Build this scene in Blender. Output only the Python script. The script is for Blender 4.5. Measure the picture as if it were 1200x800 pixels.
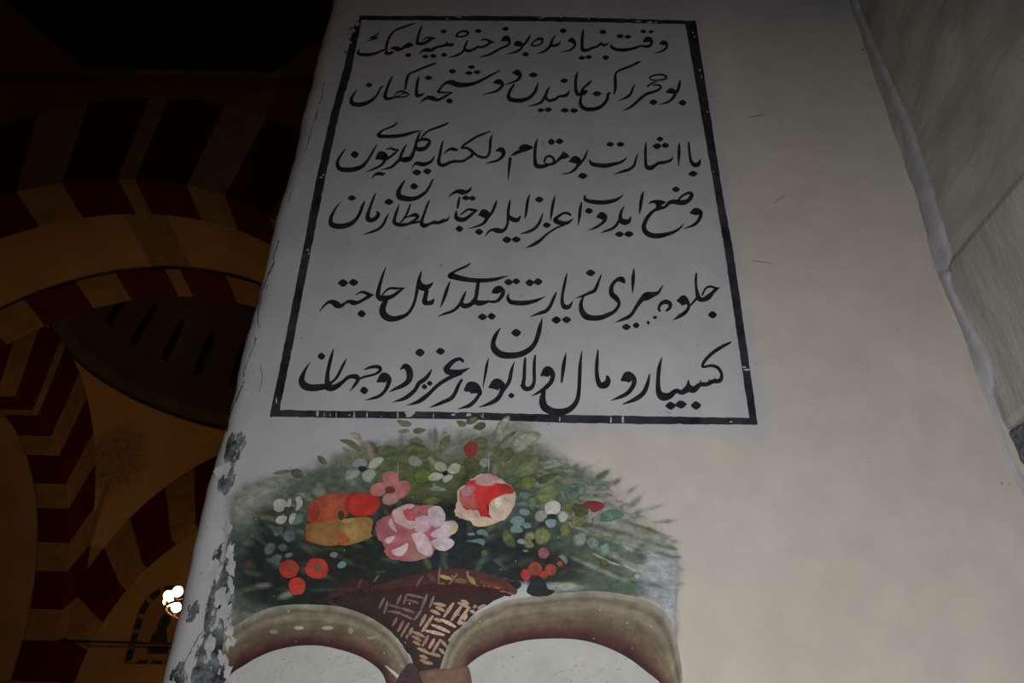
import bpy, bmesh, math, random
from mathutils import Vector, Matrix, noise as mn

# ------------------------------------------------------------------ clear
for o in list(bpy.data.objects):
    bpy.data.objects.remove(o, do_unlink=True)
S = bpy.context.scene
COL = S.collection
EYE = 1.6                                   # camera height above the floor
WALL_Y = 2.0                                # the plastered pier face

# ------------------------------------------------------------------ camera
R = Matrix(((0.99963021, -0.02052353, 0.01783921),
            (0.00276742, -0.57583764, -0.81755939),
            (0.02705169, 0.81730643, -0.57556791)))
cam_d = bpy.data.cameras.new('camera')
cam = bpy.data.objects.new('camera', cam_d)
COL.objects.link(cam)
cam_d.sensor_width = 36.0
cam_d.lens = 30.0
cam_d.clip_start = 0.05
cam_d.clip_end = 200
M4 = R.to_4x4()
M4.translation = Vector((0, 0, EYE))
cam.matrix_world = M4
S.camera = cam

# ------------------------------------------------------------------ light and exposure
FLASH_W = 28.5
CHANDELIER_W = 4.5
S.view_settings.view_transform = 'Standard'
S.view_settings.look = 'None'
S.view_settings.gamma = 1.0
S.view_settings.use_curve_mapping = False
S.view_settings.exposure = 0.0

W = bpy.data.worlds.new('world')
S.world = W
W.use_nodes = True
W.node_tree.nodes['Background'].inputs[0].default_value = (1.0, 0.55, 0.25, 1)
W.node_tree.nodes['Background'].inputs[1].default_value = 0.012

fl = bpy.data.lights.new('camera_flash', 'SPOT')       # the flash that lit the photograph
fl.energy = FLASH_W * 4
fl.color = (1.0, 0.995, 0.985)
fl.spot_size = math.radians(112)
fl.spot_blend = 1.0
fl.shadow_soft_size = 0.03
flash = bpy.data.objects.new('camera_flash', fl)
COL.objects.link(flash)
flash.location = (0.16, 0.02, EYE + 0.08)
flash.rotation_euler = (Vector((0.42, 2.0, EYE + 0.66)) - flash.location).to_track_quat('-Z', 'Y').to_euler()


# ------------------------------------------------------------------ helpers
def ray(px, py):
    return R @ Vector(((px - 600) / 1000.0, (400 - py) / 1000.0, -1.0))


def at(px, py, Y=WALL_Y):
    """point of the plane y = Y seen at a photo pixel"""
    d = ray(px, py)
    k = Y / d.y
    return Vector((d.x * k, Y, EYE + d.z * k))


def tag(o, label=None, cat=None, group=None, kind=None):
    if label: o['label'] = label
    if cat: o['category'] = cat
    if group: o['group'] = group
    if kind: o['kind'] = kind
    return o


def link(o, parent=None):
    COL.objects.link(o)
    if parent is not None:
        o.parent = parent
        o.matrix_parent_inverse = Matrix.Translation(-Vector(parent.location))
    return o


def empty(name, loc=(0, 0, 0)):
    o = bpy.data.objects.new(name, None)
    o.location = loc
    o.empty_display_size = 0.1
    COL.objects.link(o)
    return o


def mesh_obj(name, verts, faces, mats, parent=None, cols=None, mat_idx=None, smooth=False, attrs=None):
    me = bpy.data.meshes.new(name)
    me.from_pydata([tuple(v) for v in verts], [], faces)
    if not isinstance(mats, (list, tuple)): mats = [mats]
    for m in mats: me.materials.append(m)
    if mat_idx:
        for p, i in zip(me.polygons, mat_idx): p.material_index = i
    if smooth:
        for p in me.polygons: p.use_smooth = True
    if cols:
        a = me.color_attributes.new('Col', 'FLOAT_COLOR', 'POINT')
        for i, c in enumerate(cols):
            a.data[i].color = (c[0], c[1], c[2], c[3] if len(c) > 3 else 1.0)
    if attrs:
        for k, vals in attrs.items():
            a = me.attributes.new(k, 'FLOAT', 'POINT')
            for i, v in enumerate(vals): a.data[i].value = v
    me.update()
    o = bpy.data.objects.new(name, me)
    link(o, parent)
    return o


def fix_normals(o):
    bm = bmesh.new()
    bm.from_mesh(o.data)
    bmesh.ops.recalc_face_normals(bm, faces=bm.faces)
    bm.to_mesh(o.data)
    bm.free()
    return o


def box_geo(x0, x1, y0, y1, z0, z1):
    v = [(x, y, z) for x in (x0, x1) for y in (y0, y1) for z in (z0, z1)]
    f = [(0, 1, 3, 2), (4, 6, 7, 5), (0, 4, 5, 1), (2, 3, 7, 6), (0, 2, 6, 4), (1, 5, 7, 3)]
    return v, f


def bevel_box(name, dims, mat, parent=None, bev=0.01, seg=2):
    v, f = box_geo(*dims)
    o = mesh_obj(name, v, f, mat, parent)
    bm = bmesh.new(); bm.from_mesh(o.data)
    bmesh.ops.recalc_face_normals(bm, faces=bm.faces)
    bmesh.ops.bevel(bm, geom=bm.edges[:], offset=bev, segments=seg, affect='EDGES', profile=0.5)
    bm.to_mesh(o.data); bm.free()
    return o


def tube_geo(pts, r, n=10, closed=False):
    v, f = [], []
    m = len(pts)
    for i, p in enumerate(pts):
        p = Vector(p)
        a = Vector(pts[(i - 1) % m] if (closed or i > 0) else pts[i])
        b = Vector(pts[(i + 1) % m] if (closed or i < m - 1) else pts[i])
        t = (b - a).normalized()
        u = t.cross(Vector((0.13, 0.21, 0.97))).normalized()
        w = t.cross(u)
        rr = r[i] if isinstance(r, (list, tuple)) else r
        for k in range(n):
            g = 2 * math.pi * k / n
            v.append(p + (u * math.cos(g) + w * math.sin(g)) * rr)
    for i in range(m if closed else m - 1):
        j = (i + 1) % m
        for k in range(n):
            l = (k + 1) % n
            f.append((i * n + k, i * n + l, j * n + l, j * n + k))
    if not closed:
        f.append(tuple(range(n))[::-1])
        f.append(tuple((m - 1) * n + k for k in range(n)))
    return v, f


def lathe_geo(prof, c, n=20):
    v, f = [], []
    c = Vector(c)
    for r, z in prof:
        for k in range(n):
            g = 2 * math.pi * k / n
            v.append(c + Vector((r * math.cos(g), r * math.sin(g), z)))
    for i in range(len(prof) - 1):
        for k in range(n):
            l = (k + 1) % n
            f.append((i * n + k, i * n + l, (i + 1) * n + l, (i + 1) * n + k))
    return v, f


class Geo:
    def __init__(s): s.v, s.f, s.c = [], [], []

    def add(s, v, f, c=None):
        n = len(s.v)
        s.v += list(v)
        s.f += [tuple(i + n for i in q) for q in f]
        if c: s.c += c


# ------------------------------------------------------------------ materials
def nt(name):
    m = bpy.data.materials.new(name)
    m.use_nodes = True
    t = m.node_tree
    return m, t, t.nodes['Principled BSDF']


def N(t, kind, **kw):
    n = t.nodes.new(kind)
    for k, v in kw.items(): setattr(n, k, v)
    return n


def noise_node(t, scale, detail=4, rough=0.55, stretch=None):
    tc = N(t, 'ShaderNodeTexCoord')
    n = N(t, 'ShaderNodeTexNoise')
    n.inputs['Scale'].default_value = scale
    n.inputs['Detail'].default_value = detail
    n.inputs['Roughness'].default_value = rough
    if stretch:
        mp = N(t, 'ShaderNodeMapping')
        mp.inputs['Scale'].default_value = stretch
        t.links.new(tc.outputs['Object'], mp.inputs['Vector'])
        t.links.new(mp.outputs['Vector'], n.inputs['Vector'])
    else:
        t.links.new(tc.outputs['Object'], n.inputs['Vector'])
    return n


def ramp(t, src, a, b, ca=(0, 0, 0, 1), cb=(1, 1, 1, 1)):
    r = N(t, 'ShaderNodeValToRGB')
    r.color_ramp.elements[0].position = a
    r.color_ramp.elements[1].position = b
    r.color_ramp.elements[0].color = ca
    r.color_ramp.elements[1].color = cb
    t.links.new(src, r.inputs[0])
    return r


def mixc(t, fac, a, b, mode='MIX'):
    m = N(t, 'ShaderNodeMix', data_type='RGBA', blend_type=mode)
    for sock, v in ((m.inputs[0], fac), (m.inputs[6], a), (m.inputs[7], b)):
        if isinstance(v, (int, float)): sock.default_value = v
        elif isinstance(v, tuple): sock.default_value = v if len(v) == 4 else (*v, 1)
        else: t.links.new(v, sock)
    return m.outputs[2]


def bump(t, bs, src, strength, dist):
    b = N(t, 'ShaderNodeBump')
    b.inputs['Strength'].default_value = strength
    b.inputs['Distance'].default_value = dist
    t.links.new(src, b.inputs['Height'])
    t.links.new(b.outputs[0], bs.inputs['Normal'])


def mottled(name, c1, c2, scale=6, rough=0.85, bstr=0.3, bdist=0.004, stretch=None, bscale=40):
    m, t, bs = nt(name)
    n = noise_node(t, scale, 6, 0.6, stretch)
    r = ramp(t, n.outputs['Fac'], 0.35, 0.65, (*c1, 1), (*c2, 1))
    t.links.new(r.outputs[0], bs.inputs['Base Color'])
    bs.inputs['Roughness'].default_value = rough
    bs.inputs['Specular IOR Level'].default_value = 0.25
    n2 = noise_node(t, bscale, 5, 0.6, stretch)
    bump(t, bs, n2.outputs['Fac'], bstr, bdist)
    return m


def wall_material():
    m, t, bs = nt('limewashed_plaster')
    big = noise_node(t, 2.3, 4, 0.5)
    mid = noise_node(t, 9, 7, 0.62)
    fine = noise_node(t, 60, 6, 0.65)
    grey = ramp(t, big.outputs['Fac'], 0.3, 0.7, (0.475, 0.48, 0.505, 1), (0.575, 0.58, 0.60, 1))
    beige = ramp(t, big.outputs['Fac'], 0.3, 0.7, (0.57, 0.53, 0.455, 1), (0.63, 0.595, 0.525, 1))
    ab = N(t, 'ShaderNodeAttribute', attribute_name='beige')
    base = mixc(t, ab.outputs['Fac'], grey.outputs[0], beige.outputs[0])
    mot = ramp(t, mid.outputs['Fac'], 0.3, 0.72, (0.90, 0.90, 0.91, 1), (1.04, 1.04, 1.035, 1))
    base = mixc(t, 1.0, base, mot.outputs[0], 'MULTIPLY')
    # peeled band along the corner: exposed dark layer under ragged flakes
    ap = N(t, 'ShaderNodeAttribute', attribute_name='peel')
    fl_ = noise_node(t, 34, 9, 0.72, (1.0, 1.0, 0.42))
    add = N(t, 'ShaderNodeMath', operation='ADD')
    t.links.new(ap.outputs['Fac'], add.inputs[0])
    t.links.new(fl_.outputs['Fac'], add.inputs[1])
    hal = N(t, 'ShaderNodeMath', operation='MULTIPLY')
    t.links.new(add.outputs[0], hal.inputs[0]); hal.inputs[1].default_value = 0.5
    pk = ramp(t, hal.outputs[0], 0.5, 0.512)
    dk = noise_node(t, 26, 6, 0.6)
    dark = ramp(t, dk.outputs['Fac'], 0.38, 0.64, (0.022, 0.027, 0.033, 1), (0.24, 0.26, 0.275, 1))
    base = mixc(t, pk.outputs[0], base, dark.outputs[0])
    aw = N(t, 'ShaderNodeAttribute', attribute_name='lamp_tint')
    base = mixc(t, aw.outputs['Fac'], base, (0.50, 0.40, 0.34))  # chandelier's warm glow mixed into the colour of the corner side
    t.links.new(base, bs.inputs['Base Color'])
    bs.inputs['Roughness'].default_value = 0.75
    bs.inputs['Specular IOR Level'].default_value = 0.25
    sub = N(t, 'ShaderNodeMath', operation='MULTIPLY_ADD')
    t.links.new(pk.outputs[0], sub.inputs[0])
    sub.inputs[1].default_value = -0.5
    t.links.new(mid.outputs['Fac'], sub.inputs[2])
    ad2 = N(t, 'ShaderNodeMath', operation='MULTIPLY_ADD')
    t.links.new(fine.outputs['Fac'], ad2.inputs[0])
    ad2.inputs[1].default_value = 0.25
    t.links.new(sub.outputs[0], ad2.inputs[2])
    bump(t, bs, ad2.outputs[0], 0.35, 0.006)
    return m


def paint_material(name='mural_paint', alpha=False, var=0.22, scale=34, stretch=None):
    m, t, bs = nt(name)
    a = N(t, 'ShaderNodeAttribute', attribute_name='Col')
    n = noise_node(t, scale, 6, 0.65, stretch)
    r = ramp(t, n.outputs['Fac'], 0.3, 0.7, (1 - var, 1 - var, 1 - var, 1), (1 + var, 1 + var, 1 + var, 1))
    c = mixc(t, 1.0, a.outputs['Color'], r.outputs[0], 'MULTIPLY')
    t.links.new(c, bs.inputs['Base Color'])
    bs.inputs['Roughness'].default_value = 0.55
    bs.inputs['Specular IOR Level'].default_value = 0.3
    n2 = noise_node(t, 90, 5, 0.6)
    bump(t, bs, n2.outputs['Fac'], 0.25, 0.003)
    if alpha:
        out = t.nodes['Material Output']
        tr = N(t, 'ShaderNodeBsdfTransparent')
        mx = N(t, 'ShaderNodeMixShader')
        na = noise_node(t, 34, 8, 0.70)
        # worn paint: coverage breaks up where the coat is thin
        s = N(t, 'ShaderNodeMath', operation='MULTIPLY_ADD')
        t.links.new(na.outputs['Fac'], s.inputs[0]); s.inputs[1].default_value = 1.7; s.inputs[2].default_value = -0.85
        w = N(t, 'ShaderNodeMath', operation='ADD', use_clamp=True)
        t.links.new(a.outputs['Alpha'], w.inputs[0]); t.links.new(s.outputs[0], w.inputs[1])
        k = N(t, 'ShaderNodeMath', operation='MULTIPLY', use_clamp=True)
        t.links.new(w.outputs[0], k.inputs[0]); t.links.new(a.outputs['Alpha'], k.inputs[1])
        k2 = N(t, 'ShaderNodeMath', operation='MULTIPLY', use_clamp=True)
        t.links.new(k.outputs[0], k2.inputs[0]); k2.inputs[1].default_value = 1.7
        t.links.new(k2.outputs[0], mx.inputs[0])
        t.links.new(tr.outputs[0], mx.inputs[1])
        t.links.new(bs.outputs[0], mx.inputs[2])
        t.links.new(mx.outputs[0], out.inputs['Surface'])
    return m


def ink_material():
    m, t, bs = nt('black_lettering_paint')
    n = noise_node(t, 30, 6, 0.6)
    r = ramp(t, n.outputs['Fac'], 0.35, 0.75, (0.012, 0.013, 0.017, 1), (0.035, 0.037, 0.045, 1))
    t.links.new(r.outputs[0], bs.inputs['Base Color'])
    bs.inputs['Roughness'].default_value = 0.5
    bs.inputs['Specular IOR Level'].default_value = 0.25
    return m


M_WALL = wall_material()
M_INK = ink_material()
M_BORDER = mottled('black_border_paint', (0.014, 0.016, 0.02), (0.05, 0.055, 0.065), 14, 0.5, 0.1)
M_CHIP = mottled('bare_plaster_chip', (0.42, 0.42, 0.43), (0.60, 0.60, 0.60), 20, 0.8)
M_PAINT = paint_material(var=0.30, scale=30)
M_FADED = paint_material('faded_mural_paint', True, 0.42, 40, (1.0, 1.0, 1.5))
M_CRACK = mottled('dark_crack', (0.03, 0.03, 0.035), (0.09, 0.085, 0.08), 30)
M_STONE1 = mottled('smooth_grey_stone', (0.34, 0.315, 0.29), (0.46, 0.43, 0.40), 3.2, 0.8, 0.25, 0.006)
M_STONE2 = mottled('tooled_grey_stone', (0.34, 0.33, 0.31), (0.50, 0.485, 0.46), 5, 0.85, 0.6, 0.01, (2.0, 2.0, 0.35), 30)
M_STONE3 = mottled('dark_broken_stone', (0.02, 0.025, 0.03), (0.20, 0.21, 0.22), 16, 0.7, 0.9, 0.03)
M_FILLET = mottled('white_mortar', (0.40, 0.40, 0.425), (0.54, 0.535, 0.555), 9, 0.8, 0.4, 0.008)
M_TAN = mottled('ochre_limewash', (0.42, 0.27, 0.14), (0.52, 0.34, 0.18), 1.4, 0.9)
M_TANV = mottled('speckled_ochre_voussoir', (0.26, 0.17, 0.08), (0.38, 0.25, 0.12), 5, 0.9)
M_RED = mottled('oxblood_voussoir', (0.075, 0.006, 0.003), (0.11, 0.009, 0.005), 3, 0.9)
M_DOME = mottled('dark_olive_dome_plaster', (0.11, 0.08, 0.035), (0.16, 0.115, 0.055), 1.2, 0.9)
M_SLIT = mottled('dark_slit_recess', (0.012, 0.006, 0.003), (0.02, 0.01, 0.005), 3)
M_UPPER = mottled('brown_upper_plaster', (0.20, 0.125, 0.06), (0.28, 0.175, 0.085), 1.5)  # dull brown, shared by the arch wall, cornice and outer facets
M_UPPERD = mottled('dark_upper_plaster', (0.02, 0.016, 0.010), (0.035, 0.028, 0.016), 1.5)  # near-black, for the middle facets of the belt
M_FLOOR = mottled('worn_floor_stone', (0.22, 0.18, 0.14), (0.32, 0.27, 0.21), 2.0)
M_IRON = mottled('dark_wrought_iron', (0.06, 0.04, 0.025), (0.10, 0.07, 0.04), 12, 0.5)
M_GREEN = mottled('dark_green_border_paint', (0.02, 0.028, 0.016), (0.045, 0.05, 0.03), 6)
M_VENT = mottled('brown_window_glass', (0.30, 0.18, 0.09), (0.36, 0.22, 0.11), 2.5, 0.4)


def bulb_material():
    m, t, bs = nt('glowing_bulb_glass')
    bs.inputs['Base Color'].default_value = (1, 0.8, 0.5, 1)
    bs.inputs['Emission Color'].default_value = (1.0, 0.62, 0.22, 1)
    bs.inputs['Emission Strength'].default_value = 15.0
    return m


M_BULB = bulb_material()

# ================================================================== LARGE STRUCTURE
# ---- the plastered pier: one skin, rounded at its left corner
X_LEFT, X_RIGHT = -0.822, 1.33
CR = 0.055                                    # corner radius


def px_of(p):
    d = R.transposed() @ (Vector(p) - Vector((0, 0, EYE)))
    return 600 + 1000 * d.x / -d.z, 400 - 1000 * d.y / -d.z


def smooth(a, b, x):
    if a == b: return float(x > a)
    k = max(0.0, min(1.0, (x - a) / (b - a)))
    return k * k * (3 - 2 * k)


FR_R = at(880, 480).x + 0.02                  # outer right edge of the painted frame
FR_T = at(600, 22).z
FR_B = at(600, 494).z

# blots of peeling: px x, px y, rx, ry, strength
PEEL = [(275, 525, 11, 20, .60), (265, 563, 9, 20, .58), (262, 650, 15, 16, .50), (266, 674, 10, 28, .58), (263, 697, 13, 24, .55), (247, 705, 5, 34, .62),
        (257, 735, 19, 26, .56), (262, 765, 20, 26, .60), (248, 792, 26, 22, .58), (238, 760, 9, 26, .56), (268, 746, 13, 16, .54), (270, 780, 14, 26, .60),
        (228, 712, 9, 24, .52), (233, 684, 6, 18, .50), (214, 790, 16, 18, .54), (222, 765, 9, 22, .50), (262, 812, 30, 20, .6),
        (414, 35, 7, 16, .52), (404, 58, 7, 12, .50), (272, 480, 5, 22, .50), (286, 430, 5, 26, .48), (316, 330, 4, 40, .44), (375, 120, 4, 40, .44),
        (250, 620, 12, 14, .46)]


def pier_profile():
    pts = []                                  # (x, y, is_corner)
    for y in (3.6, 2.9, 2.5, 2.3, 2.18, 2.10):
        pts.append((X_LEFT, y))
    for k in range(0, 9):
        g = math.pi / 2 * k / 8
        pts.append((X_LEFT + CR - CR * math.cos(g), WALL_Y + CR - CR * math.sin(g)))
    x = X_LEFT + CR
    while x < X_RIGHT - 1e-6:
        x += 0.009 if x < -0.50 else 0.03
        pts.append((min(x, X_RIGHT), WALL_Y))
    pts.append((X_RIGHT, 2.6))
    return pts


prof = pier_profile()
zs_ = []
z = 0.0
while z < 5.3:
    zs_.append(z)
    z += 0.06 if z < 2.0 else 0.0125
wv, wf, peel, beige, lamp_tint = [], [], [], [], []
for z in zs_:
    for (x, y) in prof:
        p = Vector((x, y, z))
        if x < -0.74 and y < 2.4:              # hand-laid plaster edge: bulges only near the corner
            k = 1 - smooth(-0.775, -0.745, x)
            p.x += k * 0.010 * mn.noise(Vector((0.3, y * 3, z * 3.3))) + k * 0.004 * mn.noise(Vector((1.3, y * 9, z * 17)))
            p.y += k * 0.006 * mn.noise(Vector((x * 9, 4.2, z * 6)))
        wv.append(p)
        pe = -0.2
        be = 0.0
        wa = 0.0
        if z > 1.9:
            u, v = px_of(p)
            for (cx, cy, rx, ry, s) in PEEL:
                # blots lean along the vertical edge
                dx = (u - cx + 0.24 * (v - cy)) / rx
                dy = (v - cy) / ry
                q = dx * dx + dy * dy
                if q < 4:
                    pe = max(pe, (s - 0.032) * (1 - smooth(0.15, 2.2, q) ** 1.5 * 0.6) if q < 2.2 else -0.2)
            jit = 0.012 * mn.noise(Vector((x * 5, 0, z * 5)))
            right = smooth(FR_R - 0.005, FR_R + 0.05, x + jit) * (1 - smooth(FR_T - 0.03, FR_T + 0.05, z + jit))
            xl = at(650, 520).x
            under = smooth(xl - 0.06, xl + 0.10, x + jit * 2) * (1 - smooth(FR_B - 0.06, FR_B - 0.0, z + jit))
            be = max(right, under)
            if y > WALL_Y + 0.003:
                wa = 0.55 * smooth(2.0, 2.05, y)  # lamplight tint painted on where the skin turns round the corner
        peel.append(pe); beige.append(be); lamp_tint.append(wa)
n = len(prof)
for i in range(len(zs_) - 1):
    for j in range(n - 1):
        wf.append((i * n + j, i * n + j + 1, (i + 1) * n + j + 1, (i + 1) * n + j))
wall = mesh_obj('wall_front', wv, wf, M_WALL, None, None, None, True, {'peel': peel, 'beige': beige, 'lamp_tint': lamp_tint})
tag(wall, 'tall plastered pier, grey-white left and beige right, peeling along its left corner', 'wall', kind='structure')

# ---- the stone return on the right
CORNER = at(1103, 318)
dj = ray(1200, 204)
kz = (CORNER.z - EYE) / dj.z
J2 = Vector((dj.x * kz, dj.y * kz, CORNER.z))
DIR = (J2 - CORNER)
DIR.z = 0
DIR.normalize()
NRM = Vector((DIR.y, -DIR.x, 0))
if NRM.x > 0: NRM = -NRM                       # towards the room


def rw(s, h, z):                              # point of the right wall: s along it, h out of it
    p = CORNER + DIR * s + NRM * h
    return Vector((p.x, p.y, z))


def slab(name, s0, s1, z0, z1, h0, h1, mat, parent, ns=14, nz=18, rough=0.003, seed=0.0, top=None, bot=None, lean=None):
    """a dressed block: subdivided front with softened, slightly uneven edges"""
    v, f = [], []
    for i in range(nz + 1):
        for j in range(ns + 1):
            a, b = j / ns, i / nz
            s = s0 + (s1 - s0) * a
            zl = bot(s) if bot else z0
            zh = top(s) if top else z1
            z = zl + (zh - zl) * b
            e = min(a * (s1 - s0), (1 - a) * (s1 - s0), b * (zh - zl), (1 - b) * (zh - zl))
            h = h1 - 0.006 * (1 - smooth(0, 0.012, e)) + rough * mn.noise(Vector((s * 7 + seed, z * 7, seed)))
            if lean: h += lean(z)
            v.append(rw(s, h, z))
    m = len(v)
    for i in range(nz):
        for j in range(ns):
            q = i * (ns + 1) + j
            f.append((q, q + 1, q + ns + 2, q + ns + 1))
    ring = [j for j in range(ns + 1)] + [(i * (ns + 1) + ns) for i in range(1, nz + 1)] + \
           [nz * (ns + 1) + j for j in range(ns - 1, -1, -1)] + [i * (ns + 1) for i in range(nz - 1, 0, -1)]
    back = []
    for r_ in ring:
        p = v[r_] - NRM * (h1 - h0)
        back.append(len(v)); v.append(p)
    for k in range(len(ring)):
        l = (k + 1) % len(ring)
        f.append((ring[k], ring[l], back[l], back[k]))
    f.append(tuple(back))
    o = mesh_obj(name, v, f, mat, parent, smooth=False)
    fix_normals(o)
    return o


v, f = [], []
for (s, h) in ((-0.30, -0.30), (-0.30, -0.12), (2.2, -0.12), (2.2, -0.30)):
    for z in (0.0, 5.3): v.append(rw(s, h, z))
f = [(0, 1, 3, 2), (2, 3, 5, 4), (4, 5, 7, 6), (6, 7, 1, 0), (1, 7, 5, 3), (0, 2, 4, 6)]
wr = mesh_obj('wall_right', v, f, M_STONE2, None)
fix_normals(wr)
tag(wr, 'grey stone return wall at the right of the plastered pier', 'wall', kind='structure')

Z_J = CORNER.z                                 # joint between the upper and lower stones
d2 = ray(1180, 497)
# lower joint: where the tooled stone ends above the dark break
Z_L = at(1174, 503).z
Z_K = at(1187, 545).z


def lean_in(z):                                # the lower stones step back behind the plaster
    return -0.040 * smooth(Z_J, Z_L, z)


ub = slab('stone_block', -0.10, 1.9, Z_J + 0.004, 5.28, -0.115, 0.0, M_STONE1, wr, 30, 40, 0.010, 1.1)
tag(ub, 'smooth brownish upper stone block')
lb = slab('stone_block', -0.10, 1.9, Z_L, Z_J - 0.004, -0.115, 0.012, M_STONE2, wr, 30, 24, 0.005, 4.7, lean=lean_in)
tag(lb, 'tooled grey lower stone block with vertical chisel marks')
bb = slab('broken_stone', -0.06, 1.9, Z_K + 0.004, Z_L - 0.004, -0.075, 0.012, M_STONE3, wr, 120, 24, 0.030, 9.3, lean=lean_in)
tag(bb, 'dark chipped stone below the tooled block')
lb2 = slab('stone_block', -0.10, 1.9, 0.02, Z_K - 0.002, -0.075, 0.004, M_STONE2, wr, 30, 30, 0.005, 14.7, lean=lean_in)

def at_rw(px, py, h):
    d = ray(px, py)
    o = Vector((0, 0, EYE))
    zz = EYE + d.z * (WALL_Y / d.y)
    p0 = CORNER + NRM * (h + lean_in(zz) + (0.012 if zz < Z_J else 0))
    k = (p0 - o).dot(NRM) / d.dot(NRM)
    p = o + d * k
    if p.y > WALL_Y - 0.004: p = at(px, py, WALL_Y - 0.004)
    return p


# mortar fillet running up the inner corner
EDGE = [(995, -6, 8), (1000, 12, 9), (1013, 45, 10), (1030, 85, 11), (1043, 120, 14), (1055, 155, 16), (1064, 190, 19), (1075, 225, 20), (1084, 260, 21),
        (1091, 290, 22), (1097, 312, 20), (1104, 330, 9), (1115, 355, 10), (1130, 390, 13), (1140, 420, 19), (1149, 448, 15), (1156, 462, 6), (1164, 480, 4),
        (1172, 505, 2), (1180, 530, 2), (1192, 560, 7), (1206, 590, 9), (1222, 640, 9)]
g = Geo()
rows = []
rnd = random.Random(3)
fine_edge = []
for i in range(len(EDGE) - 1):
    a, b = EDGE[i], EDGE[i + 1]
    for k in range(6):
        t_ = k / 6
        fine_edge.append(tuple(a[q] + (b[q] - a[q]) * t_ for q in range(3)))
for (px, py, w) in fine_edge:
    j1 = 1.2 * mn.noise(Vector((0, py * 0.09, 0)))
    j2 = 1.6 * mn.noise(Vector((5, py * 0.11, 0)))
    a = at(px - 1.5 + j1, py, WALL_Y - 0.0015)
    b = at_rw(px + 0.25 * w, py, 0.012)
    c = at_rw(px + 0.65 * w + j1, py, 0.010)
    d = at_rw(px + w + j2, py, 0.004)
    e = at_rw(px + w + 2 + j2, py, -0.03)
    rows.append((a, b, c, d, e))
for r_ in rows: g.v += list(r_)
for i in range(len(rows) - 1):
    for k in range(4):
        g.f.append((i * 5 + k, i * 5 + k + 1, (i + 1) * 5 + k + 1, (i + 1) * 5 + k))
mo = mesh_obj('mortar_fillet', g.v, g.f, M_FILLET, wr, smooth=True)
fix_normals(mo)

# ---- floor
v, f = box_geo(-14, 6, -2, 20, -0.1, 0)
fo = fix_normals(mesh_obj('floor', v, f, M_FLOOR))
tag(fo, 'worn stone floor of the hall', 'floor', kind='structure')

# ---- the domed bay behind the pier
YN, YB, YF = 7.0, 9.2, 15.8
HALF = (YF - YB) / 2
HX = 3.62                                     # half width of the bay across the view
KX = HX / HALF
CX, CY = -4.69, (YB + YF) / 2
ZS = EYE + 3.5                                # springing
AI, BI = 3.05, 3.62                           # arch inner half-axes
AE, BE = 3.62, 5.06                           # arch outer half-axes
XL = CX - HX


def arch(root_label, mapf, depth, strip, nv=19, back=True):
    """striped arch: mapf(s, d, z) -> point; s across the opening, d into the wall"""
    base = mapf(0, 0, ZS)
    root = empty('striped_arch', base)
    tag(root, root_label, 'arch', kind='structure')
    sub = 4
    nn = nv * sub
    wts = [0.35 if k == nv // 2 else (1.12 if k % 2 == 0 else 0.88) for k in range(nv)]
    tot = sum(wts)
    TT = []
    acc = 0.0
    for k in range(nv):
        for q in range(sub): TT.append(math.pi * (acc + wts[k] * q / sub) / tot)
        acc += wts[k]
    TT.append(math.pi)

    def P(t, k, d):
        a = AI + (AE - AI) * k
        b = BI + (BE - BI) * k
        return mapf(a * math.cos(t), d, ZS + b * math.sin(t))

    gv = Geo(); mi = []
    # ring of voussoirs: face, edge of the soffit, top
    for i in range(nn):
        t0, t1 = TT[i], TT[i + 1]
        m_ = 1 if (i // sub) % 2 == 0 else 0
        q = [P(t0, 0, 0), P(t1, 0, 0), P(t1, 1, 0), P(t0, 1, 0)]
        gv.add(q, [(0, 1, 2, 3)]); mi.append(m_)
        q = [P(t0, 0, 0), P(t1, 0, 0), P(t1, 0, strip), P(t0, 0, strip)]
        gv.add(q, [(0, 3, 2, 1)]); mi.append(m_)
        q = [P(t0, 1, 0), P(t1, 1, 0), P(t1, 1, strip), P(t0, 1, strip)]
        gv.add(q, [(0, 1, 2, 3)]); mi.append(m_)
    o = mesh_obj('voussoir_ring', gv.v, gv.f, [M_TANV, M_RED], root, None, mi)
    if back:
        gv = Geo(); mi = []
        for i in range(nn):
            t0, t1 = TT[i], TT[i + 1]
            m_ = 1 if (i // sub) % 2 == 0 else 0
            q = [P(t0, 0, depth - strip), P(t1, 0, depth - strip), P(t1, 0, depth), P(t0, 0, depth)]
            gv.add(q, [(0, 3, 2, 1)]); mi.append(m_)
            q = [P(t0, 0, depth), P(t1, 0, depth), P(t1, 1, depth), P(t0, 1, depth)]
            gv.add(q, [(0, 3, 2, 1)]); mi.append(m_)
        mesh_obj('voussoir_ring', gv.v, gv.f, [M_TANV, M_RED], root, None, mi)
        gv = Geo(); mi = []
        e0, e1 = strip, depth - strip
        for i in range(nn):
            t0, t1 = TT[i], TT[i + 1]
            q = [P(t0, 0.02, e0), P(t1, 0.02, e0), P(t1, 0.02, e1), P(t0, 0.02, e1)]
            key = abs(i + 0.5 - nn / 2) < 3.1
            gv.add(q, [(0, 3, 2, 1)]); mi.append(1 if key else 0)
        mesh_obj('plaster_soffit', gv.v, gv.f, [M_TAN, M_TANV], root, None, mi)
    return root


arch('striped red and ochre arch nearest the pier, crossing the upper left of the photo',
     lambda s, d, z: Vector((CX + s * KX, YN + d, z)), YB - YN, 0.58)
arch('striped red and ochre arch seen edge-on at the left of the photo',
     lambda s, d, z: Vector((XL - d, CY + s, z)), YB - YN, 0.58)
arch('striped red and ochre arch framing the lit end wall with the small window',
     lambda s, d, z: Vector((CX + s * KX, YF + d, z)), 0.35, 0.35, 19, False)

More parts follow.
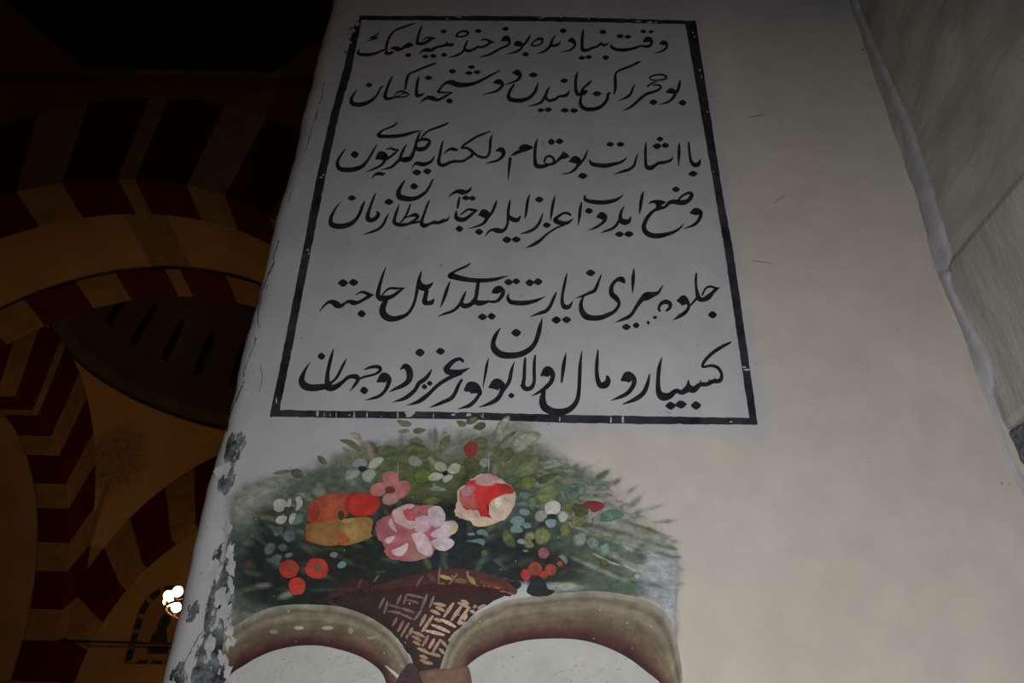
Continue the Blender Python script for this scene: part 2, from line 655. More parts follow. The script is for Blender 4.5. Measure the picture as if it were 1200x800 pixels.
# end wall under the far arch
g = Geo()
nn = 60
pts = [Vector((CX + KX * AI * 1.02 * math.cos(math.pi * i / nn), YF + 0.30, ZS + BI * 1.02 * math.sin(math.pi * i / nn))) for i in range(nn + 1)]
base = [Vector((p.x, YF + 0.30, 0.0)) for p in pts]
g.v = pts + base
for i in range(nn):
    g.f.append((i, i + 1, nn + 1 + i + 1, nn + 1 + i))
wb = mesh_obj('wall_back', g.v, g.f, M_TAN)
tag(wb, 'ochre end wall under the far striped arch', 'wall', kind='structure')

# piers that carry the arches
AX = AI * KX
ip = CX - AX
for (x0, x1, y0, y1) in ((ip - 2.3, ip, YN, YB), (XL - 2.2, ip, YF - (HALF - AI), YF + 2.2),
                         (CX + AX, CX + AX + 2.3, YN, YB), (CX + AX, CX + AX + 2.3, YF - (HALF - AI), YF + 2.2)):
    o = bevel_box('wall_pier', (x0, x1, y0, y1, 0, ZS), M_TANV, None, 0.03)
    tag(o, 'stone pier carrying the springing of the striped arches', 'wall', 'piers of the domed bay', 'structure')

# wall above the near arch, cornice, transition zone
g = Geo()
ZC = EYE + 8.86
nn = 60
for i in range(nn):
    t0, t1 = math.pi * i / nn, math.pi * (i + 1) / nn
    a = Vector((CX + KX * AE * math.cos(t0), YN, ZS + BE * math.sin(t0)))
    b = Vector((CX + KX * AE * math.cos(t1), YN, ZS + BE * math.sin(t1)))
    g.add([a, b, Vector((b.x, YN, ZC)), Vector((a.x, YN, ZC))], [(0, 3, 2, 1)])
for (x0, x1) in ((CX - 7, CX - AE * KX), (CX + AE * KX, CX + 6)):
    g.add([Vector((x0, YN, ZS)), Vector((x1, YN, ZS)), Vector((x1, YN, ZC)), Vector((x0, YN, ZC))], [(0, 1, 2, 3)])
wl = mesh_obj('wall_left', g.v, g.f, M_UPPER)
tag(wl, 'dull brown wall around the near striped arch', 'wall', kind='structure')
tr = bevel_box('trim_1', (CX - 7, CX + 6, YN - 0.14, YN + 0.1, ZC, ZC + 0.10), M_UPPER, None, 0.03)
tag(tr, 'thin cornice above the near striped arch', 'trim', kind='structure')
# belt of triangular facets leaning into the room
ZT = ZC + 3.2
g = Geo(); mi = []
xs = [CX - 6.6 + 3.3 * k for k in range(5)]
lo = [(-6.9, 0), (-1.28, 0), (0.62, 0), (6.2, 0)]
tops = [-4.2, 0.0, 4.2]
P0 = lambda x: Vector((CX + x, YN, ZC + 0.08))
P1 = lambda x, d=1.5: Vector((CX + x, YN - d, ZT))
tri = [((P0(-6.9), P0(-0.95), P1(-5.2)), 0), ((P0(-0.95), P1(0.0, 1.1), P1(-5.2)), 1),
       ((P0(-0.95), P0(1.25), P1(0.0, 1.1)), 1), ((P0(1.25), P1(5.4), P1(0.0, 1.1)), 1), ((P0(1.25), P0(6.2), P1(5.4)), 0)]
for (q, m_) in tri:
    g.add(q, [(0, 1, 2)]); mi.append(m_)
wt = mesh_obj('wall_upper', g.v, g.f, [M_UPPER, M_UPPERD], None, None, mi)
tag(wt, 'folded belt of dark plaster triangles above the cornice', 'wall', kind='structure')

# dome over the bay
ZB = ZS + BE - 0.02
prof_d = [(HALF - 0.02, -0.05), (HALF + 0.06, 0.0), (HALF + 0.06, 0.14), (HALF - 0.04, 0.2)]
for k in range(17):
    g_ = math.pi / 2 * k / 16
    prof_d.append(((HALF - 0.04) * math.cos(g_) + 0.001, 0.35 + 3.6 * math.sin(g_)))
v, f = lathe_geo(prof_d, (CX, CY, ZB), 64)
v = [Vector((CX + (p.x - CX) * KX, p.y, p.z)) for p in v]
dome = mesh_obj('ceiling', v, f, M_DOME, None, smooth=True)
tag(dome, 'dark olive dome over the bay behind the near arch', 'ceiling', kind='structure')

# slit windows low in the dome
wn = 2
for k in range(7):
    ang = math.radians(104 + k * 12.5)
    r0 = HALF - 0.10
    c, s_ = math.cos(ang), math.sin(ang)
    g = Geo()
    q = []
    for (zz, hw) in ((1.0, 0.07), (1.75, 0.07), (1.9, 0.035)):
        rr = HALF - 0.04
        sn = min(0.999, (zz - 0.35) / 3.6)
        rr = rr * math.sqrt(1 - sn * sn) - 0.02
        for sg in (-1, 1):
            for dd in (0, 0.10):
                q.append(Vector((CX + ((rr + dd) * c - sg * hw * s_) * KX, CY + (rr + dd) * s_ + sg * hw * c, ZB + zz)))
    fs = []
    for i in range(2):
        a = i * 4
        fs += [(a, a + 2, a + 6, a + 4), (a + 1, a + 5, a + 7, a + 3), (a, a + 4, a + 5, a + 1), (a + 2, a + 3, a + 7, a + 6)]
    fs += [(0, 1, 3, 2), (8, 10, 11, 9)]
    o = mesh_obj('window_%d' % wn, q, fs, M_SLIT)
    fix_normals(o)
    tag(o, 'narrow dark slit window low in the dome', 'window', 'slit windows of the dome', 'structure')
    wn += 1


# pendentives between dome and arches (the far-left one carries a painted tree)
def pend(sx, sy, painted):
    v, f, c = [], [], []
    nz, na = 60, 48
    kk = HALF / AE
    za = ZS + BE * math.sqrt(1 - kk * kk)
    rng = random.Random(5)
    leaves = [(rng.gauss(0.52, 0.16), rng.gauss(0.62, 0.14)) for _ in range(60)]
    for i in range(nz + 1):
        z = za + (ZB - za) * i / nz
        ex = AE * math.sqrt(max(0.0, 1 - ((z - ZS) / BE) ** 2))
        ex = min(ex, HALF)
        rho = math.hypot(HALF, ex)
        a0 = math.atan2(ex, HALF)
        a1 = math.pi / 2 - a0
        for j in range(na + 1):
            a = a0 + (a1 - a0) * j / na
            v.append((CX + sx * rho * KX * math.cos(a), CY + sy * rho * math.sin(a), z))
            b_, h = j / na, i / nz
            col = [0.46, 0.275, 0.12]
            if painted:
                dcrown = math.hypot((a - (math.pi / 4 - 0.10)) * 1.5, (h - 0.66) * 0.95)
                w_ = 0.85 * (1 - smooth(0.13, 0.26, dcrown + 0.05 * mn.noise(Vector((a * 24, h * 24, 0)))))
                w_ *= 0.65 + 0.7 * mn.noise(Vector((a * 60, h * 50, 3)))
                stem = (1 - smooth(0.008, 0.016, abs(a - (math.pi / 4 - 0.02 - 0.10 * h)))) * (1 - smooth(0.5, 0.62, h)) * smooth(0.14, 0.18, h)
                low = 1 - smooth(0.14, 0.16, h)
                w_ = max(0, min(1, max(w_, 0.75 * stem, 0.6 * low)))
                col = [col[q] * (1 - w_) + (0.12, 0.085, 0.035)[q] * w_ for q in range(3)]
            c.append(col)
    for i in range(nz):
        for j in range(na):
            q = i * (na + 1) + j
            f.append((q, q + 1, q + na + 2, q + na + 1))
    o = mesh_obj('pendentive', v, f, M_PAINT, dome, c, None, True)
    if painted: tag(o, 'ochre pendentive with a painted tree, between two striped arches')
    return o


pend(-1, 1, True)
pend(1, 1, False)

# small window painted round with a dashed dark border on the end wall
YW = YF + 0.28


def W3(px, py, off=0.0): return at(px, py, YW - off)


win = empty('window_1', W3(178, 778))
tag(win, 'small arched window with a dashed dark border and vase pattern on the ochre end wall', 'window', kind='structure')
bl, br_ = W3(147, 777), W3(213, 777)
tp = W3(187, 686)
wdt = br_.x - bl.x
hgt = tp.z - bl.z


def wpt(u, w, off): return Vector((bl.x + u * wdt, YW - off, bl.z + w * hgt))


outline = [(0.0, 0.0), (0.0, 0.58)] + [(0.5 - 0.5 * math.cos(math.pi * k / 12), 0.58 + 0.42 * math.sin(math.pi * k / 12)) for k in range(1, 12)] + [(1.0, 0.58), (1.0, 0.0)]
v = [wpt(u, w, 0.0) for u, w in outline] + [wpt(u, w, 0.03) for u, w in outline]
m_ = len(outline)
f = [tuple(range(m_, 2 * m_))] + [(k, (k + 1) % m_, m_ + (k + 1) % m_, m_ + k) for k in range(m_)]
fix_normals(mesh_obj('pane', v, f, M_VENT, win))
# dashes
path = []
for k in range(len(outline)):
    a, b = outline[k], outline[(k + 1) % m_]
    L = math.hypot((b[0] - a[0]) * wdt, (b[1] - a[1]) * hgt)
    st = max(1, int(L / 0.02))
    for q in range(st):
        path.append((a[0] + (b[0] - a[0]) * q / st, a[1] + (b[1] - a[1]) * q / st))
g = Geo()
i = 0
dash, gap = 11, 4
while i + dash < len(path):
    seg = path[i:i + dash + 1]
    q0, q1 = [], []
    for k, (u, w) in enumerate(seg):
        cu, cw = u + (0.5 - u) * 0.02, w + (0.45 - w) * 0.02
        e = 0.045 if 1 <= k <= dash - 1 else 0.025
        iu, iw = u + (0.5 - u) * 0.22, w + (0.45 - w) * (0.09 if w < 0.01 else 0.13)
        q0.append(wpt(u, w, 0.036)); q1.append(wpt(iu, iw, 0.036))
    nn_ = len(q0)
    g.add(q0 + q1, [(k, k + 1, nn_ + k + 1, nn_ + k) for k in range(nn_ - 1)])
    i += dash + gap
mesh_obj('dashed_border', g.v, g.f, M_GREEN, win)
g = Geo()
vase = [(0.36, 0.24), (0.34, 0.34), (0.42, 0.42), (0.40, 0.52), (0.46, 0.62), (0.53, 0.68), (0.60, 0.62), (0.63, 0.52), (0.58, 0.42), (0.64, 0.34), (0.66, 0.24)]
g.add([wpt(u, w, 0.036) for u, w in vase], [tuple(range(len(vase)))])
g.add([wpt(u, w, 0.036) for u, w in ((0.34, 0.12), (0.72, 0.12), (0.72, 0.21), (0.34, 0.21))], [(0, 1, 2, 3)])
mesh_obj('vase_pattern', g.v, g.f, M_GREEN, win)

# iron tie rod across the far arch
a, b = at(-12, 748, YF - 0.12), at(330, 758, YF - 0.12)
zz = a.z
v, f = tube_geo([Vector((XL - 0.3, YF - 0.12, zz)), Vector((CX, YF - 0.12, zz - 0.01)), Vector((CX + AX + 0.6, YF - 0.12, zz))], 0.02, 10)
trd = mesh_obj('tie_rod', v, f, M_IRON, smooth=True)
tag(trd, 'thin dark iron tie rod across the far striped arch', 'rod')

# chandelier: its left bulbs peep out beside the pier
BY = 12.6
bp = at(199, 708, BY)
RR = 0.62
CC = Vector((bp.x + RR * 0.985, BY, bp.z - 0.02))
ch = empty('chandelier', CC)
tag(ch, 'hanging ring chandelier with glowing bulbs, half hidden behind the pier corner', 'chandelier')
v, f = tube_geo([CC + Vector((RR * math.cos(2 * math.pi * k / 40), RR * math.sin(2 * math.pi * k / 40), -0.10)) for k in range(40)], 0.018, 8, True)
mesh_obj('ring', v, f, M_IRON, ch, smooth=True)
for k in range(3):
    g_ = 2 * math.pi * k / 3 + 0.4
    top = CC + Vector((0, 0, 1.5))
    v, f = tube_geo([CC + Vector((RR * math.cos(g_), RR * math.sin(g_), -0.10)), top], 0.007, 6)
    mesh_obj('chain', v, f, M_IRON, ch)
v, f = tube_geo([CC + Vector((0, 0, 1.5)), Vector((CC.x, CC.y, ZB + 3.98))], 0.010, 6)
mesh_obj('chain', v, f, M_IRON, ch)
bulb0 = None
for k in range(14):
    g_ = 2 * math.pi * k / 14 + math.pi + 0.12
    c = CC + Vector((RR * math.cos(g_), RR * math.sin(g_), 0))
    if bulb0 is None:
        pr = [(0.001, 0.120), (0.040, 0.108), (0.066, 0.078), (0.074, 0.040), (0.066, 0.006), (0.038, -0.022), (0.017, -0.034), (0.016, -0.042)]
        v, f = lathe_geo(pr, (0, 0, 0), 16)
        bulb0 = bpy.data.meshes.new('bulb')
        bulb0.from_pydata([tuple(p) for p in v], [], f)
        bulb0.materials.append(M_BULB)
        for p in bulb0.polygons: p.use_smooth = True
        v, f = lathe_geo([(0.001, -0.04), (0.019, -0.04), (0.021, -0.06), (0.016, -0.095), (0.03, -0.10), (0.001, -0.10)], (0, 0, 0), 12)
        sock0 = bpy.data.meshes.new('socket')
        sock0.from_pydata([tuple(p) for p in v], [], f)
        sock0.materials.append(M_IRON)
    b = bpy.data.objects.new('bulb', bulb0)
    COL.objects.link(b); b.parent = ch; b.location = c - CC
    so = bpy.data.objects.new('socket', sock0)
    COL.objects.link(so); so.parent = b
lp = bpy.data.lights.new('chandelier_light', 'POINT')
lp.energy = CHANDELIER_W * 4
lp.color = (1.0, 0.50, 0.17)
lp.shadow_soft_size = 0.5
lo_ = bpy.data.objects.new('chandelier_light', lp)
COL.objects.link(lo_)
lo_.parent = ch
lo_.location = (0, 0, -0.35)


# ================================================================== PAINTED WORK ON THE WALL
def catmull(pts, closed=False, n=6):
    out = []
    m = len(pts)
    rng = range(m) if closed else range(m - 1)
    for i in rng:
        p1, p2 = pts[i], pts[(i + 1) % m]
        p0 = pts[(i - 1) % m] if (closed or i > 0) else p1
        p3 = pts[(i + 2) % m] if (closed or i < m - 2) else p2
        for k in range(n):
            t = k / n
            out.append(tuple(0.5 * ((2 * b) + (-a + c) * t + (2 * a - 5 * b + 4 * c - d) * t * t + (-a + 3 * b - 3 * c + d) * t ** 3)
                             for a, b, c, d in zip(p0, p1, p2, p3)))
    if not closed: out.append(tuple(pts[-1]))
    return out


def stroke_geo(pts, off, n=6):
    """brush stroke with its own width at each point; pts in photo pixels (x, y, w)"""
    c = catmull(pts, False, n)
    # drop coincident samples
    d = [c[0]]
    for p in c[1:]:
        if math.hypot(p[0] - d[-1][0], p[1] - d[-1][1]) > 0.05: d.append(p)
    c = d
    v, f = [], []
    m = len(c)
    if m < 2: return v, f
    nrm = []
    for i in range(m):
        a, b = c[max(0, i - 1)], c[min(m - 1, i + 1)]
        dx, dy = b[0] - a[0], b[1] - a[1]
        L = math.hypot(dx, dy) or 1
        nrm.append((-dy / L, dx / L, dx / L, dy / L))
    rows = []
    # rounded start cap
    w = max(0.25, c[0][2] / 2)
    nx, ny, tx, ty = nrm[0]
    for k in (0.25, 0.6, 0.9):
        g_ = math.pi / 2 * k
        rows.append((c[0][0] - tx * w * math.cos(g_), c[0][1] - ty * w * math.cos(g_), nx, ny, w * math.sin(g_)))
    for i in range(m):
        rows.append((c[i][0], c[i][1], nrm[i][0], nrm[i][1], max(0.25, c[i][2] / 2)))
    w = max(0.25, c[-1][2] / 2)
    nx, ny, tx, ty = nrm[-1]
    for k in (0.9, 0.6, 0.25):
        g_ = math.pi / 2 * k
        rows.append((c[-1][0] + tx * w * math.cos(g_), c[-1][1] + ty * w * math.cos(g_), nx, ny, w * math.sin(g_)))
    for (x, y, nx, ny, h) in rows:
        v.append(at(x + nx * h, y + ny * h, WALL_Y - off))
        v.append(at(x - nx * h, y - ny * h, WALL_Y - off))
    for i in range(len(rows) - 1):
        f.append((2 * i, 2 * i + 1, 2 * i + 3, 2 * i + 2))
    return v, f


def diamond_geo(x, y, rx, ry, off, tilt=0.10):
    v = []
    for k in range(16):
        g_ = 2 * math.pi * k / 16
        c, s = math.cos(g_), math.sin(g_)
        q = (abs(c) ** 1.35 + abs(s) ** 1.35) ** (-1 / 1.35)
        v.append(at(x + rx * q * c + tilt * ry * q * s, y + ry * q * s - tilt * rx * q * c * 0.5, WALL_Y - off))
    return v, [tuple(range(16))]


def px(crop, pts):
    x0, y0, s = crop
    return [(x0 + p[0] / s, y0 + p[1] / s, (p[2] / s if len(p) > 2 else 1.0)) for p in pts]


# ---- lettering, traced stroke by stroke: crop origin, scale, strokes, dots
A, B, C_, D_ = (410, 20, 10), (510, 20, 10), (610, 20, 10), (700, 20, 10)
E, F_, G_, H_ = (400, 70, 10), (500, 70, 10), (600, 70, 10), (700, 70, 10)
I_, J_, K_, L_ = (390, 140, 10), (490, 140, 10), (590, 140, 10), (710, 140, 10)
M_, N_, O_, P_ = (380, 210, 10), (480, 210, 10), (590, 215, 10), (710, 210, 10)
Q_, R_, S_, T_ = (370, 305, 10), (490, 305, 10), (600, 305, 10), (730, 305, 10)
U_, V_, W_, X_ = (345, 405, 10), (455, 405, 10), (560, 370, 6.6667), (690, 395, 6.6667)

LINES = [
 # ---------------------------------------------------------------- first line
 ([(A, [
  [(770,70,8),(700,92,22),(620,120,24),(540,150,22),(490,195,24),(455,250,30),(435,310,30),(425,370,28),(440,415,22)],
  [(120,370,6),(95,420,36),(150,440,36),(220,440,38),(300,425,30),(370,395,24),(415,385,20)],
  [(415,420,26),(450,430,38),(500,410,30)],
  [(480,372,12),(505,362,30),(560,372,60),(600,375,34),(640,350,40),(700,325,60),(735,330,20)],
  [(345,175,8),(310,210,20),(270,235,26),(235,245,14)], [(320,240,24),(270,260,20),(200,285,6)],
  [(850,90,10),(825,150,26),(805,210,30),(790,280,32),(795,312,36)],
  [(785,310,34),(840,312,40),(890,298,36),(940,265,36),(1010,242,6)],
  [(855,275,8),(905,240,18),(960,245,26),(1000,243,8)],
  [(815,435,8),(850,395,24),(900,385,46),(960,385,40),(1010,355,30),(1080,340,28),(1130,325,36),(1190,325,40),(1228,308,8)],
  [(1140,285,10),(1132,325,30)]]),
  (B, [
  [(250,220,30),(265,190,22),(320,165,26),(370,170,30),(388,190,24),(350,220,22),(290,232,20),(250,220,24)],
  [(380,275,14),(360,320,26),(345,365,30),(375,395,36),(420,390,34),(470,370,28),(500,350,26),(560,350,28),(610,325,28),(650,300,26),(695,290,8)],
  [(545,270,16),(590,262,22),(640,282,28),(690,292,8)],
  [(350,370,30),(310,415,26),(250,450,26),(150,475,6)],
  [(775,278,12),(815,255,62),(845,250,66),(868,280,36),(865,315,28),(830,342,28),(780,360,26),(700,405,28),(620,445,26),(520,468,6)],
  [(925,328,14),(960,312,66),(1000,318,60),(1018,345,34),(995,380,28),(940,408,26),(830,438,6)],
  [(1115,210,14),(1090,255,32),(1060,300,30),(1015,345,26)]]),
  (C_, [
  [(128,330,24),(150,295,20),(195,260,26),(245,255,40),(258,280,26),(235,315,20),(180,335,20),(130,332,22)],
  [(405,215,12),(375,265,26),(355,320,36),(390,335,34),(440,320,30),(470,285,8)],
  [(360,325,34),(320,370,32),(270,405,26),(190,430,6)],
  [(560,282,14),(595,270,60),(625,290,50),(640,318,28),(622,355,26),(570,390,22),(470,408,6)],
  [(735,155,20),(728,210,34),(722,280,36),(722,350,38),(735,385,42),(790,385,36),(840,360,30),(900,345,26),(940,312,26),(985,330,34),(1035,303,8)],
  [(945,285,8),(938,318,24)]]),
  (D_, [
  [(165,325,16),(170,355,34),(230,380,38),(310,385,42),(390,375,36),(460,355,30),(510,338,24),(570,345,32),(615,335,34),(638,300,34),(620,262,50),(585,262,66),(548,285,26)],
  [(735,310,20),(770,302,62),(805,310,46),(815,345,30),(790,380,28),(740,405,20),(670,425,6)]])],
  [(A,[(685,445,38,25),(1100,167,38,24),(885,462,38,22),(978,455,38,26),(1105,443,36,26)]),
   (B,[(505,163,42,26),(825,137,40,26),(1060,435,42,27)]),
   (C_,[(500,160,44,28),(965,175,42,28),(1000,475,40,30),(720,478,44,24),(800,468,40,24)]),
   (D_,[(268,223,44,27),(358,230,40,24),(540,168,36,22),(630,172,34,18)])]),
 # ---------------------------------------------------------------- second line
 ([(E, [
  [(190,345,6),(150,400,22),(120,450,38),(125,505,52),(180,525,50),(250,520,50),(320,495,40),(380,455,32),(425,400,24),(460,330,22),(495,300,6)],
  [(600,195,12),(575,240,26),(550,300,30),(525,370,34),(512,430,46),(545,458,36),(620,440,24),(700,435,18),(765,428,18),(797,405,12)],
  [(620,420,12),(660,380,18),(710,370,26),(760,388,24),(797,405,12)], [(640,435,14),(690,410,12),(740,395,10)],
  [(1115,35,12),(1050,60,26),(960,95,26),(880,130,26),(815,155,22),(785,180,28),(765,240,34),(755,310,26),(740,352,14)],
  [(910,200,16),(895,250,32),(885,310,34),(880,370,40),(888,418,46),(930,415,32),(975,390,10)]]),
  (F_, [
  [(-75,505,8),(-30,465,26),(20,443,44),(70,452,56),(125,470,38),(180,450,30),(240,415,26),(300,385,10)],
  [(300,382,10),(220,385,20),(130,378,22)],
  [(135,375,28),(165,330,28),(220,275,28),(290,265,60),(360,290,64),(440,295,54),(520,285,44),(600,260,36),(700,210,28),(780,165,24),(858,125,14)],
  [(790,268,24),(840,258,66),(880,272,44),(882,310,34),(830,360,30),(760,385,22),(660,408,6)],
  [(1015,152,24),(1060,150,74),(1095,180,46),(1085,215,36),(1050,245,28),(990,270,20),(900,292,6)],
  [(1025,290,20),(985,350,32),(960,410,40),(970,455,50),(1030,475,52),(1100,477,50),(1190,452,40),(1250,400,36),(1285,340,34),(1308,262,8)]]),
  (G_, [
  [(450,315,10),(420,350,26),(400,400,32),(375,450,34),(340,500,30),(280,525,24),(190,545,6)],
  [(395,440,34),(430,478,36),(500,465,36),(550,430,26),(600,425,38),(645,408,34),(678,360,8)],
  [(768,145,14),(752,200,32),(745,280,34),(750,350,38),(768,400,46),(800,405,40),(838,385,66),(868,372,40)],
  [(930,250,18),(890,285,30),(840,330,28),(820,370,40)],
  [(812,430,24),(800,490,36),(812,540,46),(860,575,48),(940,580,48),(1020,560,44),(1080,515,40),(1115,460,36),(1130,400,36),(1160,388,10)]]),
  (H_, [
  [(520,10,4),(470,35,28),(400,70,28),(320,100,28),(250,130,26),(215,165,24),(210,210,36),(212,280,38),(210,340,34),(195,405,12)],
  [(440,285,10),(415,340,26),(390,400,32),(350,435,30),(240,485,5)],
  [(610,210,16),(640,190,18),(710,175,22),(780,180,26),(808,205,30),(780,230,22),(700,240,18),(640,235,16),(612,212,16)],
  [(700,255,10),(650,272,22),(590,308,24)],
  [(650,300,14),(710,295,24),(745,315,26),(720,350,28),(660,375,32),(580,400,34),(510,450,36),(440,515,30),(370,565,26),(290,595,5)],
  [(815,378,24),(858,365,68),(900,378,52),(905,420,38),(860,475,30),(800,505,24),(720,525,5)],
  [(970,250,18),(960,300,36),(945,350,36),(912,402,32)]])],
  [(E,[(325,295,40,27),(1022,212,46,27)]),
   (F_,[(303,135,44,28),(525,85,46,24),(495,155,44,25),(590,145,44,25),(268,482,42,32)]),
   (G_,[(250,178,54,30),(612,245,48,28),(338,590,42,26),(425,585,46,28),(620,592,50,28),(728,595,48,30),(998,397,54,32)]),
   (H_,[(658,497,48,34),(1000,503,48,36)])]),
 # ---------------------------------------------------------------- third line
 ([(I_, [
  [(145,345,8),(100,410,26),(65,470,32),(55,530,44),(90,580,54),(180,590,58),(260,580,56),(340,550,46),(400,490,32),(450,410,28),(490,340,22),(520,285,6)],
  [(515,455,34),(565,425,110),(615,430,66),(600,495,34),(560,540,30),(480,580,24),(385,618,5)],
  [(625,350,12),(680,338,24),(720,352,30),(775,353,8)], [(772,354,14),(720,400,28),(640,462,26)],
  [(455,690,8),(490,650,24),(540,632,42),(580,640,40),(612,630,14)],
  [(865,290,10),(830,350,30),(800,420,34),(795,465,44),(850,470,66),(905,455,56),(940,400,40),(960,340,34),(985,250,34),(1020,160,22)],
  [(790,465,40),(740,510,34),(680,560,30),(560,590,6)],
  [(755,35,14),(720,70,24),(650,100,22),(580,130,24),(535,178,40),(560,195,46),(640,198,42),(740,195,44),(840,180,40),(940,150,30),(1055,127,6)]]),
  (J_, [
  [(350,40,18),(290,70,28),(220,95,26),(150,120,24),(90,155,24),(40,212,20)],
  [(0,250,26),(40,235,32),(90,232,36),(135,250,32),(120,295,42),(80,335,46),(20,350,54),(-25,335,50)],
  [(195,420,8),(170,470,26),(130,505,36),(60,525,50),(0,515,50),(-40,522,26),(-78,578,5)],
  [(295,245,12),(275,310,28),(260,390,34),(245,460,36),(245,510,44),(275,535,42),(320,528,40),(380,500,34),(430,490,36),(480,490,32),(530,485,30),(580,455,30),(620,430,34),(642,390,40),(605,350,34),(555,330,30),(510,335,22),(535,300,26),(600,255,28),(680,205,26),(760,170,26),(845,138,14)],
  [(425,470,6),(430,495,20)],[(525,465,6),(528,490,18)],
  [(630,370,30),(690,420,30),(740,440,32),(800,440,28),(835,390,30),(845,300,32),(850,230,30),(872,175,8)],
  [(300,405,8),(340,365,22),(385,345,38),(430,350,40),(458,355,26)],
  [(915,370,16),(965,352,60),(998,380,56),(990,430,40),(930,480,30),(870,495,24),(800,515,10)]]),
  (K_, [
  [(80,455,36),(70,540,34),(62,620,24),(55,715,5)],
  [(90,425,10),(140,395,40),(210,365,44),(270,345,50),(330,325,34)], [(185,335,20),(235,322,66),(290,325,60),(325,325,26)],
  [(402,220,8),(380,290,34),(370,370,36),(368,450,38),(380,530,50),(420,550,54),(480,545,44),(530,530,30),(580,520,30),(620,495,30),(670,450,40),(715,425,80),(752,430,40)],
  [(690,400,20),(715,372,10)],
  [(480,495,28),(495,448,26),(540,428,30),(585,455,28),(590,500,26),(545,525,28),(495,520,26)],
  [(775,490,20),(835,472,92),(885,482,56),(870,540,40),(830,590,34),(770,625,20),(680,642,8)],
  [(988,355,8),(960,430,28),(930,480,28),(888,530,30)],
  [(1010,480,20),(1040,520,46),(1110,535,50),(1200,540,54),(1280,525,44),(1360,505,34),(1415,475,24),(1450,440,6)]]),
  (L_, [
  [(378,400,8),(350,470,26),(330,540,32),(270,585,34),(190,610,30),(90,646,5)],
  [(470,275,14),(465,340,30),(465,430,32),(468,520,36),(485,560,50),(530,565,56),(580,535,40),(620,510,38),(660,505,40),(700,498,36),(745,485,34),(780,455,18),(787,438,8)],
  [(650,485,6),(655,510,22)],[(715,475,6),(718,500,20)],
  [(860,280,16),(858,350,36),(856,430,34),(852,548,8)],
  [(970,265,20),(975,330,28),(985,420,30),(1000,490,40),(1040,530,54),(1085,520,52),(1107,470,14)]])],
  [(I_,[(258,410,48,42),(985,620,56,36),(1108,607,50,36)]),
   (K_,[(562,262,42,38),(657,255,48,34),(930,660,56,38)]),
   (L_,[(52,290,46,30),(172,290,48,30),(635,228,40,30),(600,312,54,36),(698,302,44,32),(1022,635,54,36)])]),
 # ---------------------------------------------------------------- fourth line
 ([(M_, [
  [(195,265,6),(140,330,22),(100,400,34),(75,470,46),(90,530,64),(160,550,66),(240,545,62),(320,515,52),(380,460,40),(420,390,36),(445,320,36),(472,265,20)],
  [(600,165,14),(570,240,30),(540,320,32),(515,400,44),(512,462,60),(550,480,54),(600,458,50),(635,410,44),(618,380,20)],
  [(755,400,8),(725,460,28),(690,530,32),(640,580,32),(560,615,30),(455,650,5)],
  [(878,290,8),(855,360,28),(830,440,34),(822,505,46),(880,535,44),(950,530,40),(1020,515,26),(1080,505,26),(1135,488,24)],
  [(1010,290,16),(985,360,26),(960,420,26),(920,480,22),(885,512,14)],
  [(955,450,12),(1020,425,30),(1068,418,50),(1098,440,36),(1060,480,30),(1000,505,18)],
  [(940,20,20),(900,80,36),(870,150,54),(885,205,68),(950,225,66),(1020,230,56),(1090,215,46),(1150,180,40),(1190,150,34),(1230,90,28),(1260,30,22),(1283,-5,10)]]),
  (N_, [
  [(230,250,14),(205,310,28),(180,380,30),(155,450,34),(140,510,46),(165,540,58),(205,535,40),(245,518,32),(295,505,44),(340,508,38),(400,485,44),(440,475,28),(470,430,6)],
  [(290,480,6),(295,510,20)],[(395,462,6),(398,490,20)],
  [(585,210,18),(575,260,30),(562,335,24)], [(548,375,20),(545,440,48),(580,470,58),(640,470,50),(690,440,40),(740,400,32),(800,360,8)],
  [(600,415,14),(650,375,24),(690,352,26),(760,362,34),(800,358,6)],
  [(455,212,6),(500,170,24),(560,142,44),(610,148,66),(655,150,48),(700,130,34),(727,88,8)],
  [(815,420,20),(868,402,106),(918,412,56),(900,470,42),(860,520,34),(790,550,24),(690,578,6)],
  [(1020,250,14),(1000,310,34),(970,380,34),(925,440,34)],
  [(885,672,5),(920,620,22),(970,592,34),(1030,600,64),(1080,605,50),(1120,580,36),(1148,520,30),(1155,440,36),(1158,360,36),(1170,290,28),(1180,235,8)]]),
  (O_, [
  [(60,385,44),(110,420,56),(165,425,50),(202,378,10)],
  [(308,125,12),(285,200,32),(272,290,34),(262,360,26),(250,408,8)],
  [(465,345,8),(445,400,24),(415,470,34),(360,530,36),(290,565,32),(198,590,6)],
  [(605,140,10),(585,220,34),(570,300,34),(560,370,26),(550,434,6)],
  [(785,370,24),(760,350,32),(710,345,30),(650,380,34),(605,425,50),(640,450,60),(700,465,50),(760,455,40),(818,412,8)],
  [(700,490,22),(640,510,22),(570,550,24),(500,600,26),(430,665,36),(360,710,40),(260,755,6)],
  [(915,225,18),(900,300,36),(890,390,34),(875,492,6)],
  [(958,135,14),(955,180,40),(1000,205,46),(1080,218,52),(1170,222,52),(1250,210,50),(1320,190,38),(1370,160,24),(1407,130,8)],
  [(1100,390,24),(1148,378,92),(1190,385,56),(1185,430,44),(1155,465,34),(1090,510,30),(990,550,6)]]),
  (P_, [
  [(215,315,10),(185,370,30),(170,430,44),(178,480,60),(220,500,74),(268,490,50),(292,442,14)],
  [(150,490,30),(120,540,34),(70,580,32),(0,605,26),(-60,630,6)],
  [(440,145,12),(425,200,36),(410,280,38),(402,350,30),(390,412,8)],
  [(500,290,6),(540,265,30),(600,265,50),(655,272,54),(690,270,26)],
